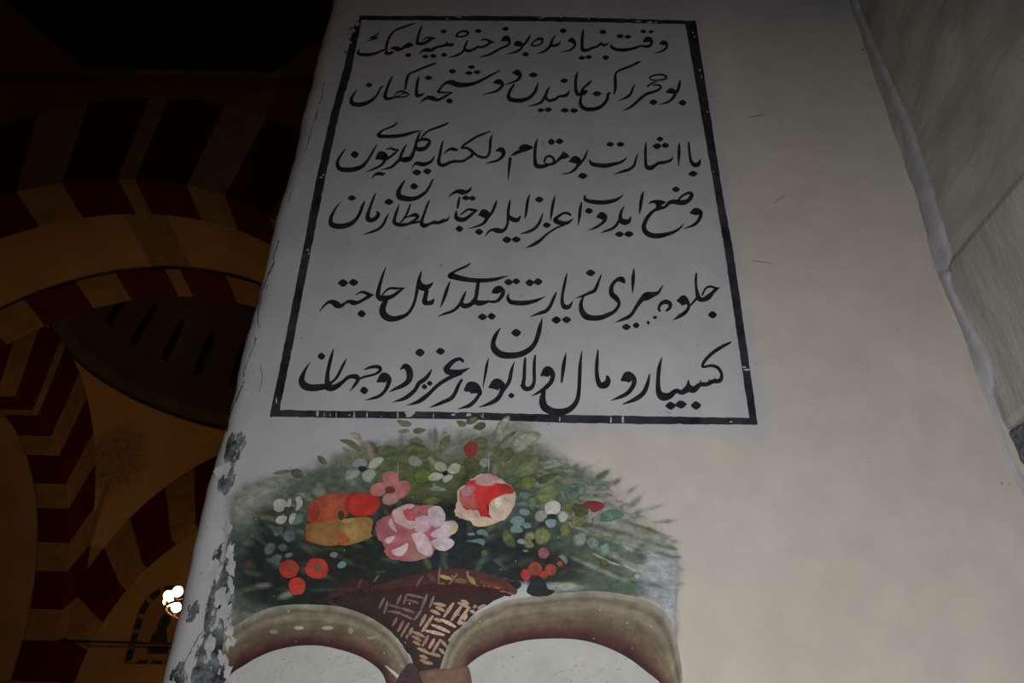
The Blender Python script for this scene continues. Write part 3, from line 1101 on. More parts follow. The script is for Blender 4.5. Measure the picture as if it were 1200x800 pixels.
  [(620,290,70),(625,325,66),(655,335,40),(700,318,34),(740,278,46),(790,262,54),(850,270,60),(920,270,60),(975,240,48),(1005,190,50),(988,158,34),(940,170,30),(890,200,26),(850,240,22)],
  [(620,340,50),(560,370,36),(500,430,44),(460,500,50),(445,570,54),(480,630,60),(550,660,62),(640,660,60),(730,640,46),(810,610,34),(870,570,24),(918,518,6)],
  [(1000,392,34),(1055,378,90),(1108,385,52),(1110,430,44),(1080,490,40),(1020,540,32),(912,579,6)]])],
  [(M_,[(322,220,48,33),(758,265,54,37),(1053,82,48,38)]),
   (N_,[(660,218,46,30),(735,222,42,30),(585,580,46,38),(815,615,48,38),(1140,708,54,40)]),
   (O_,[(150,655,54,36),(420,187,50,36),(508,487,48,34),(1002,320,48,36)]),
   (P_,[(160,643,54,34),(270,642,56,36),(822,118,48,34)])]),
 # ---------------------------------------------------------------- fifth line
 ([(Q_, [
  [(45,600,6),(90,540,22),(150,490,34),(200,490,60),(250,520,80),(300,530,50),(340,505,30),(390,480,40),(440,495,60),(500,490,40),(560,460,36),(620,425,40),(682,405,6)],
  [(470,405,10),(520,375,24),(560,372,34),(620,395,40),(678,405,10)],
  [(822,80,8),(790,160,26),(765,240,36),(740,330,44),(730,410,56),(755,440,70),(800,445,70),(870,430,50),(930,400,40),(980,360,36),(1045,320,8)],
  [(780,405,16),(830,350,24),(880,325,28),(950,328,28),(1045,320,6)],
  [(825,470,50),(790,540,70),(785,610,80),(830,665,84),(910,685,66),(1000,665,54),(1070,630,40),(1120,570,36),(1160,480,34),(1182,380,36),(1198,290,40),(1220,190,34),(1240,125,8)]]),
  (R_, [
  [(10,240,50),(30,300,80),(80,320,80),(130,300,50),(178,258,8)], [(100,360,50),(82,440,56),(80,490,66),(120,500,50),(160,490,56),(188,448,8)],
  [(375,245,10),(345,320,36),(315,410,40),(290,480,28),(262,552,6)],
  [(612,35,14),(560,70,28),(490,100,28),(420,135,30),(370,180,54),(420,190,70),(520,215,60),(620,230,54),(720,235,52),(820,232,48),(910,220,40),(980,200,26),(1058,180,5)],
  [(560,365,14),(530,430,36),(508,490,44),(530,530,60),(580,530,56),(640,495,50),(678,430,46),(692,340,46),(705,255,40)],
  [(650,480,60),(720,500,66),(790,490,44),(830,480,30),(890,485,34),(940,465,40),(985,410,50),(995,360,50),(950,340,90),(900,360,70),(870,378,20)],
  [(500,500,40),(450,560,36),(390,600,34),(310,625,28),(228,659,5)],
  [(1065,385,8),(1050,430,34),(1075,480,50),(1130,495,56),(1210,500,58),(1280,495,54),(1350,480,44),(1410,460,32),(1497,420,5)]]),
  (S_, [
  [(520,375,14),(490,440,36),(450,530,40),(400,590,46),(320,620,36),(213,659,6)],
  [(645,150,10),(625,240,32),(605,330,34),(590,420,36),(590,500,44),(620,545,60),(670,540,46),(712,478,10)],
  [(1045,170,16),(1010,260,32),(970,350,44),(900,385,36),(830,415,30),(743,443,5)],
  [(837,425,22),(810,500,40),(815,580,60),(860,650,74),(940,675,66),(1040,670,60),(1120,640,54),(1205,592,42),(1255,510,40),(1222,445,62),(1168,390,62),(1170,300,46),(1225,232,42),(1285,222,70),(1315,255,34)]]),
  (T_, [
  [(130,95,10),(122,180,40),(118,270,38),(112,388,6)],
  [(465,295,12),(440,340,26),(410,380,40),(350,400,66),(280,420,100),(220,460,60),(160,540,44),(110,620,40),(60,665,44),(0,690,36),(-90,728,6)],
  [(432,590,28),(420,560,32),(445,510,40),(500,485,56),(552,505,46),(548,555,40),(512,588,26)],
  [(650,470,40),(705,470,128),(762,500,48),(770,550,38),(730,610,44),(670,650,44),(588,700,6)],
  [(860,155,22),(855,230,30),(860,320,32),(875,400,50),(890,445,60),(940,460,54),(1000,430,66),(1050,380,44),(1090,340,40),(1137,320,6)],
  [(780,540,18),(855,455,32)], [(930,405,22),(970,330,26),(1020,305,28),(1080,320,24),(1137,322,6)]])],
  [(Q_,[(320,265,60,46),(443,258,56,42),(538,625,50,44)]),
   (R_,[(755,662,54,40),(862,655,48,40),(1060,255,52,38),(1150,245,46,36)]),
   (S_,[(208,262,52,42),(305,250,52,42),(520,698,56,44),(640,695,54,40),(922,147,56,40)]),
   (T_,[(1050,637,52,44),(40,780,52,38),(155,760,40,36),(375,668,28,20),(297,730,18,26)])]),
 # ---------------------------------------------------------------- sixth line
 ([(U_, [
  [(185,195,6),(140,260,26),(105,330,46),(85,400,70),(110,460,90),(180,490,84),(260,490,80),(340,480,70),(400,475,70)],
  [(460,35,8),(435,120,36),(410,220,42),(390,320,46),(385,410,60),(400,470,90)],
  [(610,155,10),(580,210,30),(545,280,32),(510,350,34),(470,400,30),(420,440,34)],
  [(390,485,80),(440,495,76),(510,465,60),(570,420,44),(630,370,44),(690,358,56),(735,370,62),(740,410,44),(700,470,32),(653,532,6)],
  [(750,392,26),(820,365,30),(900,345,28),(960,325,30),(1008,285,40),(990,250,44),(930,245,40),(870,258,30),(818,282,10)],
  [(980,415,34),(1050,375,126),(1105,390,70),(1100,450,50),(1060,530,40),(1000,585,40),(920,615,30),(828,638,5)]]),
  (V_, [
  [(145,275,16),(200,240,66),(245,290,80),(252,370,74),(220,430,60),(150,475,50),(80,505,36),(12,541,6)],
  [(512,272,8),(480,330,36),(430,390,50),(360,440,50),(320,510,46),(260,570,50),(180,620,44),(48,663,5)],
  [(875,180,34),(840,155,40),(780,170,46),(720,220,60),(680,275,70),(720,308,76),(790,310,64),(860,300,50),(950,260,10)],
  [(850,325,36),(740,365,46),(640,420,46),(560,480,44),(490,550,44),(420,610,54),(340,660,44),(213,698,5)],
  [(860,400,28),(820,470,40),(780,560,46),(730,620,50),(640,660,44),(570,690,34),(483,723,6)],
  [(915,510,60),(960,490,140),(1020,500,130),(1072,545,60),(1055,590,42),(1010,650,44),(950,700,46),(890,720,30),(808,744,5)],
  [(1175,150,10),(1155,230,32),(1140,320,30),(1125,400,22),(1110,500,5)]]),
  (W_, [
  [(175,95,8),(140,150,30),(120,210,36),(130,260,50),(180,300,54),(250,310,50),(330,300,46),(400,265,42),(445,215,36),(470,150,36),(485,90,32),(503,18,6)],
  [(95,555,24),(145,535,94),(192,548,52),(183,600,36),(150,650,36),(90,685,28),(8,713,4)],
  [(285,360,6),(262,430,26),(245,510,30),(200,580,28)],
  [(370,330,16),(365,400,26),(362,480,28),(355,545,34),(380,570,38),(420,558,34),(440,510,26),(440,430,26),(442,360,24),(448,310,14)],
  [(335,543,12),(360,558,40)],
  [(500,460,24),(545,437,90),(583,455,44),(575,510,36),(530,560,34),(480,595,24),(418,626,4)],
  [(690,290,6),(675,360,28),(665,430,28),(655,516,16)],
  [(518,590,28),(505,650,50),(520,710,60),(580,745,56),(660,750,54),(730,720,44),(775,660,36),(790,580,30),(795,480,30),(800,380,26),(813,272,5)]]),
  (X_, [
  [(72,100,10),(65,180,26),(62,260,30),(70,330,36),(90,375,44),(130,370,56),(150,340,44),(145,308,24)],
  [(262,332,26),(305,312,92),(350,325,46),(350,370,36),(310,430,34),(250,465,28),(173,493,5)],
  [(475,290,10),(460,360,30),(430,430,36),(370,480,36),(268,523,8)],
  [(570,160,8),(550,240,30),(542,330,32),(545,420,44),(575,462,64),(630,458,52),(680,420,36),(730,430,40),(780,400,56),(820,410,50),(870,370,36),(920,368,34),(970,345,34),(1025,338,34),(1038,290,24),(1010,240,26),(960,222,24),(890,230,20),(910,180,26),(970,120,28),(1040,75,28),(1107,40,16)],
  [(778,335,8),(778,395,50)],[(690,400,6),(690,425,24)],[(940,325,6),(945,355,18)],[(985,315,6),(990,345,18)],[(872,335,6),(880,365,18)]])],
  [(U_,[(318,123,46,42),(818,523,48,46)]),
   (V_,[(372,80,56,48),(612,65,52,42),(425,480,34,32),(485,440,34,30)]),
   (W_,[(300,132,39,31),(262,622,25,22)]),
   (X_,[(640,535,42,32),(720,525,46,32),(838,533,40,34)])]),
]

ins = empty('painted_inscription', at(600, 492, WALL_Y))
tag(ins, 'black framed panel of six lines of black calligraphy painted on grey-white plaster', 'inscription')

kk = 0
ORD = ['first', 'second', 'third', 'fourth', 'fifth', 'sixth']


def near(a, b):
    """do two strokes of paint touch?"""
    for p in a:
        for q in b:
            if math.hypot(p[0] - q[0], p[1] - q[1]) < (p[2] + q[2]) / 2 + 0.1: return True
    return False


for li, (strokes, dots) in enumerate(LINES):
    ln = empty('text_line', ins.location)
    ln.parent = ins
    ln.location = (0, 0, 0)
    ln['label'] = ORD[li] + ' line of calligraphy from the top'
    allp = [px(crop, s) for crop, ss in strokes for s in ss]
    dense = [catmull(p, False, 6) for p in allp]
    comp = list(range(len(allp)))
    for i in range(len(allp)):
        for j in range(i):
            if comp[i] != comp[j] and near(dense[i], dense[j]):
                old, new = comp[i], comp[j]
                comp = [new if c == old else c for c in comp]
    for cid in sorted(set(comp)):
        g = Geo()
        for i, p in enumerate(allp):
            if comp[i] == cid:
                kk += 1
                v, f = stroke_geo(p, 0.0024 + 0.00001 * (kk % 40))
                g.add(v, f)
        o = mesh_obj('letter_group', g.v, g.f, M_INK)
        o.parent = ln
        o.matrix_parent_inverse = Matrix.Translation(-Vector(ins.location))
    for crop, ds in dots:
        x0, y0, sc = crop
        for (x, y, rx, ry) in ds:
            v, f = diamond_geo(x0 + x / sc, y0 + y / sc, rx / sc * 1.02, ry / sc * 1.02, 0.0029)
            o = mesh_obj('letter_dot', v, f, M_INK)
            o.parent = ln
            o.matrix_parent_inverse = Matrix.Translation(-Vector(ins.location))


def poly_strip(outer, inner, off, name, mat, parent, wob=0.0):
    v, f = [], []
    L = min(len(outer), len(inner))
    so, si = [], []
    for i in range(L - 1):
        for k in range(24):
            t = k / 24
            so.append(tuple(outer[i][q] + (outer[i + 1][q] - outer[i][q]) * t for q in (0, 1)))
            si.append(tuple(inner[i][q] + (inner[i + 1][q] - inner[i][q]) * t for q in (0, 1)))
    so.append(outer[L - 1]); si.append(inner[L - 1])
    for i, (a, b) in enumerate(zip(so, si)):
        wa = wob * mn.noise(Vector((a[0] * .13, a[1] * .13, 1)))
        wb_ = wob * mn.noise(Vector((b[0] * .13, b[1] * .13, 7)))
        v.append(at(a[0] + wa, a[1] + wa, WALL_Y - off)); v.append(at(b[0] + wb_, b[1] + wb_, WALL_Y - off))
    for i in range(len(so) - 1): f.append((2 * i, 2 * i + 1, 2 * i + 3, 2 * i + 2))
    return mesh_obj(name, v, f, mat, parent)


poly_strip([(420, 18.3), (520, 18.6), (620, 19), (720, 21.5), (816, 24.4)], [(423, 23.6), (520, 24), (620, 24.7), (720, 26.4), (805, 28.4)], 0.0020, 'border', M_BORDER, ins, 0.7)
poly_strip([(415, 30), (402, 83), (387.5, 135), (369.5, 215), (355.7, 290), (333, 405), (316, 488.5)], [(424.5, 19), (412, 83), (396.8, 135), (380, 215), (365, 290), (343, 405), (326.5, 486)], 0.0020, 'border', M_BORDER, ins, 0.7)
poly_strip([(815.5, 24.5), (829, 112), (845.7, 220), (859, 292), (874, 397), (888, 497.5)], [(802.8, 26), (818, 112), (836.8, 220), (848.7, 290), (864.2, 395), (879, 495)], 0.0021, 'border', M_BORDER, ins, 0.7)
poly_strip([(317, 488), (390, 489.4), (540, 491), (670, 495.5), (780, 497), (887, 497.5)], [(320, 480), (390, 481), (540, 482.6), (670, 486), (780, 487.8), (880, 489.5)], 0.0022, 'border', M_BORDER, ins, 0.7)

# paint flaked off the lettering and frame: small bare chips
rnd = random.Random(11)
g = Geo()


NCH = [0]


def chip(x, y, rx, ry, ang=0.0, off=0.0034, n=9):
    v = []
    NCH[0] += 1
    off += 0.00002 * NCH[0]
    for k in range(n):
        g_ = 2 * math.pi * k / n
        q = rnd.uniform(0.55, 1.1)
        dx, dy = rx * q * math.cos(g_), ry * q * math.sin(g_)
        v.append(at(x + dx * math.cos(ang) - dy * math.sin(ang), y + dx * math.sin(ang) + dy * math.cos(ang), WALL_Y - off))
    g.add(v, [tuple(range(n))])


for (x, y, rx, ry) in [(372, 484, 1.6, 4.6), (380, 486, .5, 3), (387, 486, .5, 3), (394, 486, .6, 4), (409, 486, 1.5, .8), (415, 486, 1.2, 4.4), (430, 486, .8, 4.2),
                       (447, 488, 1, .6), (466, 486, 1.0, 5), (480, 484, 6.5, 4.6), (478, 487, 4, 2), (508, 487, .6, 4), (531, 486, 2.6, 1.2), (535, 483, 4, .7),
                       (549, 486, 4, 2.2), (566, 487, .6, 5), (593, 492, 4, 2), (656, 491, 1, 3), (730, 492, 1.6, 5), (716, 492, 1, 4),
                       (781, 487, 5, 1.2), (773, 484, 4, .9), (824, 487, 3, 1.5), (796, 497, 4, 1), (857, 494, 2.2, 1),
                       (538, 20, 4, .7), (524, 22, 2, 1), (634, 21, 3, 1.2), (637, 20, 5, .6), (657, 20, 2, 1), (748, 25, 4, 1), (761, 26, 4, 1), (769, 26, 2, .8), (690, 22, .6, 2),
                       (812, 38, 1, 1.2), (814, 43, 1, 1.8), (820, 82, 1.2, 1.6), (822, 90, .8, 2), (829, 131, .8, 1), (836, 201, .7, 1), (876, 433, 5, 1.4), (872, 430, 3, 1),
                       (419, 28, 3, 4.5), (414, 36, 3, 3), (411, 50, 1.4, 2), (379, 205, 1.5, 1), (376, 208, 2, 1), (361, 293, 1.6, 1.4), (362, 297, 1, 1.5), (324, 470, 1, 4)]:
    chip(x, y, rx, ry)
# scraped patches within the panel
for (x, y, rx, ry) in [(773, 375, 5, 4), (768, 380, 6, 2), (751, 331, 5, 4), (610, 346, 4.5, 2.6), (525, 355, 4, 6), (637, 168, 3, 7), (639, 173, 2, 4), (815, 240, 3, 2),
                       (783, 483, 7, 2), (820, 484, 3, 5), (816, 427, 1.2, 6), (855, 397, 1.5, 3), (823, 369.5, 5, .8), (731, 340, 2, 6), (590, 250, 1.5, 1)]:
    chip(x, y, rx, ry, rnd.uniform(-.3, .3), 0.0008)
tag(mesh_obj('flaked_chips', g.v, g.f, M_CHIP, ins), 'bare pale chips where the black paint has flaked', kind='stuff')

# light rim left by the scraped plaster under some strokes
g = Geo()
for s in ([(605, 357, .5), (622, 357.6, .9), (634, 353, .7), (639, 348, .4)], [(720, 58.5, .5), (732, 60.5, .8), (744, 60, .4)], [(680, 366, .5), (691, 374.6, .8), (708, 375, .8), (722, 367, .4)],
          [(697.5, 412, .6), (696.5, 440, .8), (698, 455, .5)], [(748, 440, .5), (747, 452, .7), (742, 462, .4)], [(680, 415, .4), (680, 450, .7), (677, 470, .5)],
          [(852, 409, .5), (858, 402, .8), (858, 396, .4)], [(600, 187, .4), (592, 181, .4)], [(541, 465, .4), (543, 442, .7), (540, 445, .4)], [(621, 472, .4), (625, 462, .8), (629, 456, .4)]):
    v, f = stroke_geo(s, 0.0014); g.add(v, f)
mesh_obj('scraped_rim', g.v, g.f, M_CHIP, ins)

# ------------------------------------------------------------------ cracks and marks on the plaster
g = Geo()
rnd2 = random.Random(2)


def crack(pts, w):
    p = []
    for (x, y) in catmull(pts, False, 7):
        p.append((x + rnd2.uniform(-.9, .9), y + rnd2.uniform(-.6, .6), w * rnd2.uniform(.25, 1.2)))
    v, f = stroke_geo(p, 0.0012, 2)
    g.add(v, f)


crack([(327, 281), (322, 296), (319, 312), (314, 322)], 1.3)
crack([(316, 318), (308, 340), (304, 362), (302, 378), (305, 384)], .8)
crack([(300, 396), (296, 410), (288, 428), (286, 442)], 1.2)
crack([(305, 428), (307, 445), (303, 460)], .7)
crack([(286, 448), (277, 468), (270, 484), (266, 505)], 1.2)
crack([(380, 97), (378, 110), (374, 122)], 1.0)
crack([(372, 128), (370, 135), (366, 150), (361, 165), (358, 178)], .8)
crack([(345, 218), (341, 228), (338, 236)], .8)
crack([(262, 635), (256, 648), (258, 660), (252, 668)], .9)
crack([(238, 738), (227, 756), (216, 776), (208, 800)], 1.2)
crack([(880, 305), (892, 307), (905, 308.5)], .6)
crack([(878, 137), (888, 136), (897, 133)], .5)
crack([(829, 113), (837, 112.5)], .5)
crack([(908, 238), (914, 232), (920, 230)], .5)
for (x, y, r_) in [(1011, 58, 1.3), (1029, 87, .8), (1017, 141, .7), (1174, 566, 1.1), (1183, 567, .7), (887, 426, .7), (643, 497, .9), (1018, 541, .6), (1056, 500, .7), (441, 297, .7),
                   (353, 396, .8), (517, 311, 1.0), (543, 322, .7), (391, 271, 1.0), (407, 285.5, .7), (479, 278.5, .7), (818, 404, .7), (762, 181, .8)]:
    v, f = diamond_geo(x, y, r_, r_ * .8, 0.0012); g.add(v, f)
mesh_obj('crack', g.v, g.f, M_CRACK, wall)
# pale plaster ledge at the head of the pier
g = Geo()
v, f = stroke_geo([(958, -2, 2), (972, 3, 3), (985, 6, 3), (997, 8, 3)], 0.004); g.add(v, f)
mesh_obj('plaster_lip', g.v, g.f, M_FILLET, wall)
# lighter skim patches on the corner
g = Geo()
for (x, y, rx, ry, an) in [(268, 738, 3, 6, .2), (266, 752, 4, 5, .3), (264, 770, 4, 7, .3), (266, 786, 4, 6, .1), (296, 428, 8, 16, .15), (291, 450, 7, 10, .2), (258, 552, 10, 9, .3), (249, 668, 8, 16, .2), (258, 700, 8, 16, .2), (262, 716, 9, 12, .1), (246, 755, 8, 14, .2)]:
    v = []
    for k in range(22):
        g_ = 2 * math.pi * k / 22
        q = 0.8 + 0.35 * mn.noise(Vector((x + 2 * math.cos(g_), y + 2 * math.sin(g_), 0)))
        dx, dy = rx * q * math.cos(g_), ry * q * math.sin(g_)
        v.append(at(x + dx - an * dy, y + dy, WALL_Y - 0.0016))
    g.add(v, [tuple(range(22))])
tag(mesh_obj('plaster_flake', g.v, g.f, M_CHIP, wall), 'pale skim patches along the peeling corner')

# ------------------------------------------------------------------ the painted flower basket
mur = empty('wall_painting', at(540, 798, WALL_Y))
tag(mur, 'faded painted basket of flowers above two brown scrolls, on the plaster below the inscription', 'mural')

PSC = 2.1


def pc(c, k=1.0):
    """eyed pigment value to albedo (pigments have greyed with age)"""
    v = [(x ** 2.2) * PSC * k for x in c]
    l = 0.3 * v[0] + 0.55 * v[1] + 0.15 * v[2]
    return tuple(min(0.80, 0.86 * x + 0.14 * l) for x in v)


# soft airy foliage ground, brushed on a fine grid in wall space
GX0, GX1, GY0, GY1, GS = 255.0, 812.0, 487.0, 806.0, 2.4
gnx, gny = int((GX1 - GX0) / GS) + 1, int((GY1 - GY0) / GS) + 1
buf = [[0.0, 0.0, 0.0, 0.0] for _ in range(gnx * gny)]


def dab(cx, cy, rx, ry, ang, col, alpha, soft=0.6):
    c, s = math.cos(ang), math.sin(ang)
    Rm = max(rx, ry) * 1.02
    i0, i1 = max(0, int((cx - Rm - GX0) / GS)), min(gnx - 1, int((cx + Rm - GX0) / GS) + 1)
    j0, j1 = max(0, int((cy - Rm - GY0) / GS)), min(gny - 1, int((cy + Rm - GY0) / GS) + 1)
    for j in range(j0, j1 + 1):
        for i in range(i0, i1 + 1):
            dx, dy = GX0 + i * GS - cx, GY0 + j * GS - cy
            u, v_ = (dx * c + dy * s) / rx, (-dx * s + dy * c) / ry
            q = math.sqrt(u * u + v_ * v_)
            if q >= 1: continue
            a = alpha * (1 - smooth(1 - soft, 1.0, q))
            b = buf[j * gnx + i]
            na = a + b[3] * (1 - a)
            if na > 1e-6:
                for t in range(3): b[t] = (col[t] * a + b[t] * b[3] * (1 - a)) / na
            b[3] = na


DK, DT = pc((.12, .13, .12)), pc((.115, .14, .142))
OL, MG = pc((.28, .30, .19)), pc((.24, .29, .25))
PG, PW = pc((.43, .44, .40)), pc((.47, .485, .50))
TL = pc((.22, .27, .27))
rf = random.Random(21)
# outer haze
for (x, y, rx, ry, an, c, a) in [(330, 600, 75, 55, -.4, PG, .45), (420, 545, 80, 40, -.1, PG, .40), (520, 530, 90, 40, 0, PG, .42), (610, 530, 70, 40, .1, PG, .40),
                                 (690, 580, 70, 45, .3, PG, .55), (740, 630, 66, 50, .5, PG, .55), (780, 668, 28, 48, .0, PW, .95), (770, 690, 34, 26, .0, PW, .8),
                                 (785, 735, 16, 60, .0, PW, .85), (300, 690, 50, 40, 0, MG, .6), (282, 640, 22, 60, 0, MG, .5), (350, 575, 60, 20, -.25, MG, .4)]:
    dab(x, y, rx, ry, an, c, a, .85)
# olive and grey bloom behind the upper leaves, and the ground down to the scrolls
for (x, y, rx, ry, an, c, a) in [(430, 540, 66, 30, -.2, OL, .45), (480, 520, 56, 22, 0, OL, .30), (555, 518, 66, 28, 0, OL, .40), (610, 535, 60, 34, .2, OL, .55), (660, 560, 60, 34, .3, MG, .6), (600, 505, 46, 22, -.3, PG, .6),
                                 (380, 560, 60, 30, -.3, MG, .5), (285, 650, 34, 76, 0, TL, .8), (300, 705, 50, 24, -.2, MG, .8), (360, 700, 80, 20, 0, DK, .8), (290, 590, 40, 30, -.4, PG, .45), (700, 690, 90, 16, .05, MG, .6),
                                 (640, 690, 40, 10, 0, PG, .7), (280, 730, 30, 20, 0, pc((.33, .31, .26)), .7)]:
    dab(x, y, rx, ry, an, c, a, .9)
# body
for (x, y, rx, ry, an, c, a) in [(340, 635, 78, 62, 0, DT, .95), (310, 670, 48, 52, 0, DT, .9), (400, 600, 90, 62, 0, MG, .85), (440, 640, 110, 62, 0, DK, 1), (380, 690, 110, 34, 0, DK, .95),
                                 (520, 590, 110, 60, 0, DK, .9), (500, 560, 90, 36, 0, OL, .75), (560, 640, 110, 60, 0, DT, 1), (620, 590, 70, 54, .2, MG, .9), (640, 640, 66, 52, .2, DK, .9),
                                 (585, 540, 60, 26, .1, OL, .7), (470, 540, 60, 22, -.1, OL, .7), (680, 640, 60, 46, .3, MG, .75), (690, 680, 90, 22, .12, MG, .8), (730, 655, 50, 26, .4, MG, .55),
                                 (640, 665, 60, 30, .1, DK, .85), (640, 555, 44, 22, .2, OL, .7), (520, 650, 100, 40, 0, DT, .9), (310, 615, 44, 20, -.2, DK, .6), (545, 610, 26, 30, 0, DT, .7)]:
    dab(x, y, rx, ry, an, c, a, .55)
# loose brush strokes
for _ in range(330):
    x, y = rf.uniform(280, 780), rf.uniform(500, 700)
    q = math.hypot((x - 525) / 265, (y - 660) / 150)
    if q > 1.02: continue
    ang = math.atan2(y - 690, x - 525) + rf.uniform(-.4, .4)
    c = rf.choice([OL, MG, TL, DK, MG, DT] if q < .75 else [PG, MG, PG, OL, TL])
    dab(x, y, rf.uniform(9, 22), rf.uniform(2.5, 6), ang, tuple(k * rf.uniform(.8, 1.25) for k in c), rf.uniform(.25, .6), .7)
# dry-brushed fringe at the right
for _ in range(110):
    t = rf.random()
    x = 640 + 150 * t + rf.uniform(-20, 12)
    y = 545 + 105 * t + rf.uniform(-14, 45)
    dab(x, y, rf.uniform(14, 34), rf.uniform(1.6, 3.6), rf.uniform(.05, .45), tuple(k * rf.uniform(.75, 1.2) for k in rf.choice([PG, MG, PW, PG, OL])), rf.uniform(.3, .65), .7)
for (x, y, rx, ry, an, c, a) in [(770, 660, 20, 16, .3, PW, .9), (762, 672, 24, 12, .2, PW, .8), (785, 700, 12, 22, 0, PW, .7), (700, 666, 50, 3.5, .42, PG, .7), (725, 655, 46, 3, .45, PG, .6),
                                 (660, 687, 34, 6, .03, pc((.47, .49, .45)), .9), (400, 707, 16, 5, .2, pc((.42, .42, .38)), .8)]:
    dab(x, y, rx, ry, an, c, a, .7)
for (x, y, rx, ry, an, c, a) in [(296, 580, 46, 24, -.5, PG, .75), (330, 560, 40, 14, -.3, PG, .5), (285, 610, 22, 30, -.2, PG, .45)]:
    dab(x, y, rx, ry, an, c, a, .9)
# faint red tints of lost blossoms at the left, brown around the basket
for (x, y, rx, ry, an, c, a) in [(290, 662, 12, 10, 0, pc((.26, .19, .19)), .6), (400, 698, 22, 10, -.4, pc((.30, .15, .15)), .8), (415, 690, 34, 14, -.2, pc((.22, .13, .13)), .9)]:
    dab(x, y, rx, ry, an, c, a, .7)
gv, gf, gc = [], [], []
for j in range(gny):
    for i in range(gnx):
        gv.append(at(GX0 + i * GS, GY0 + j * GS, WALL_Y - 0.0015))
        gc.append(tuple(buf[j * gnx + i]))
for j in range(gny - 1):
    for i in range(gnx - 1):
        q = (j * gnx + i, j * gnx + i + 1, (j + 1) * gnx + i + 1, (j + 1) * gnx + i)
        if max(gc[k][3] for k in q) > 0.02: gf.append(q)
fol = mesh_obj('foliage', gv, gf, M_FADED, mur, gc)
tag(fol, 'dark blue-green painted foliage fading to pale brush marks', kind='stuff')

LAY = [0.0030]


def layer(d=0.00003):
    LAY[0] += d
    return LAY[0]


def blob(name, pts, col, parent, crop=None, edge=None, jit=0.10, soft=True, off=None, mat=None, thin=False):
    """one brushed-in shape: smooth closed outline with a lighter heart and darker rim"""
    if crop: pts = [(crop[0] + p[0] / crop[2], crop[1] + p[1] / crop[2]) for p in pts]
    c = catmull([(p[0], p[1]) for p in pts], True, 5) if soft else pts
    cx = sum(p[0] for p in c) / len(c); cy = sum(p[1] for p in c) / len(c)
    base = pc(col)
    ed = pc(edge) if edge else tuple(k * 0.88 for k in base)
    o = off if off else layer()
    rng = random.Random(int(cx * 7 + cy * 13))
    ang = rng.uniform(0, math.pi)
    ca, sa = math.cos(ang), math.sin(ang)
    span = max(max(abs(p[0] - cx) for p in c), max(abs(p[1] - cy) for p in c), 1.0)
    fq = 3.2 / span

    def tint(x, y, t, r_):
        u, w = (x * ca + y * sa), (-x * sa + y * ca)      # bristle marks run along one direction
        b_ = 1 + 1.9 * jit * mn.noise(Vector((u * fq * .35, w * fq * 1.5, cx))) + rng.uniform(-jit, jit) * .45
        k_ = [(base[q] * (1 - t) + ed[q] * t) * b_ for q in range(3)]
        if thin: k_.append((0.96, 0.95, 0.85, 0.62, 0.25)[r_])
        return tuple(k_)

    v, cc, f = [at(cx, cy, WALL_Y - o)], [tint(cx, cy, 0, 0)], []
    rings = (0.3, 0.6, 0.86, 1.0)
    for ri, r_ in enumerate(rings):
        for p in c:
            j = 1 + (rng.uniform(-.025, .025) if ri == 3 else 0)
            x, y = cx + (p[0] - cx) * r_ * j, cy + (p[1] - cy) * r_ * j
            v.append(at(x, y, WALL_Y - o))
            cc.append(tint(x, y, (0, .15, .6, 1)[ri], ri + 1))
    m = len(c)
    for k in range(m): f.append((0, 1 + k, 1 + (k + 1) % m))
    for ri in range(3):
        a, b = 1 + ri * m, 1 + (ri + 1) * m
        for k in range(m):
            l = (k + 1) % m
            f.append((a + k, b + k, b + l, a + l))
    return mesh_obj(name, v, f, mat or (M_FADED if thin else M_PAINT), parent, cc)


def ell(cx, cy, rx, ry, ang=0.0, n=12, wob=0.06, seed=0):
    rng = random.Random(int(cx * 3 + cy) + seed)
    out = []
    for k in range(n):
        g_ = 2 * math.pi * k / n
        q = 1 + rng.uniform(-wob, wob)
        dx, dy = rx * q * math.cos(g_), ry * q * math.sin(g_)
        out.append((cx + dx * math.cos(ang) - dy * math.sin(ang), cy + dx * math.sin(ang) + dy * math.cos(ang)))
    return out


def flower(label):
    """an Empty part under the mural that its petals hang from"""
    o = bpy.data.objects.new('flower', None)
    o.location = (0, 0, 0)
    COL.objects.link(o)
    o.parent = mur
    o.matrix_parent_inverse = Matrix.Translation(-Vector(mur.location))
    o['label'] = label
    return o


C4, CF, CH, CT, CR3, CBL = (250, 480, 4), (520, 480, 4), (390, 480, 8), (520, 570, 8), (520, 480, 8), (260, 570, 8)
CPK = (390, 570, 8)
CR4 = (650, 530, 8)
CR8 = (660, 610, 8)

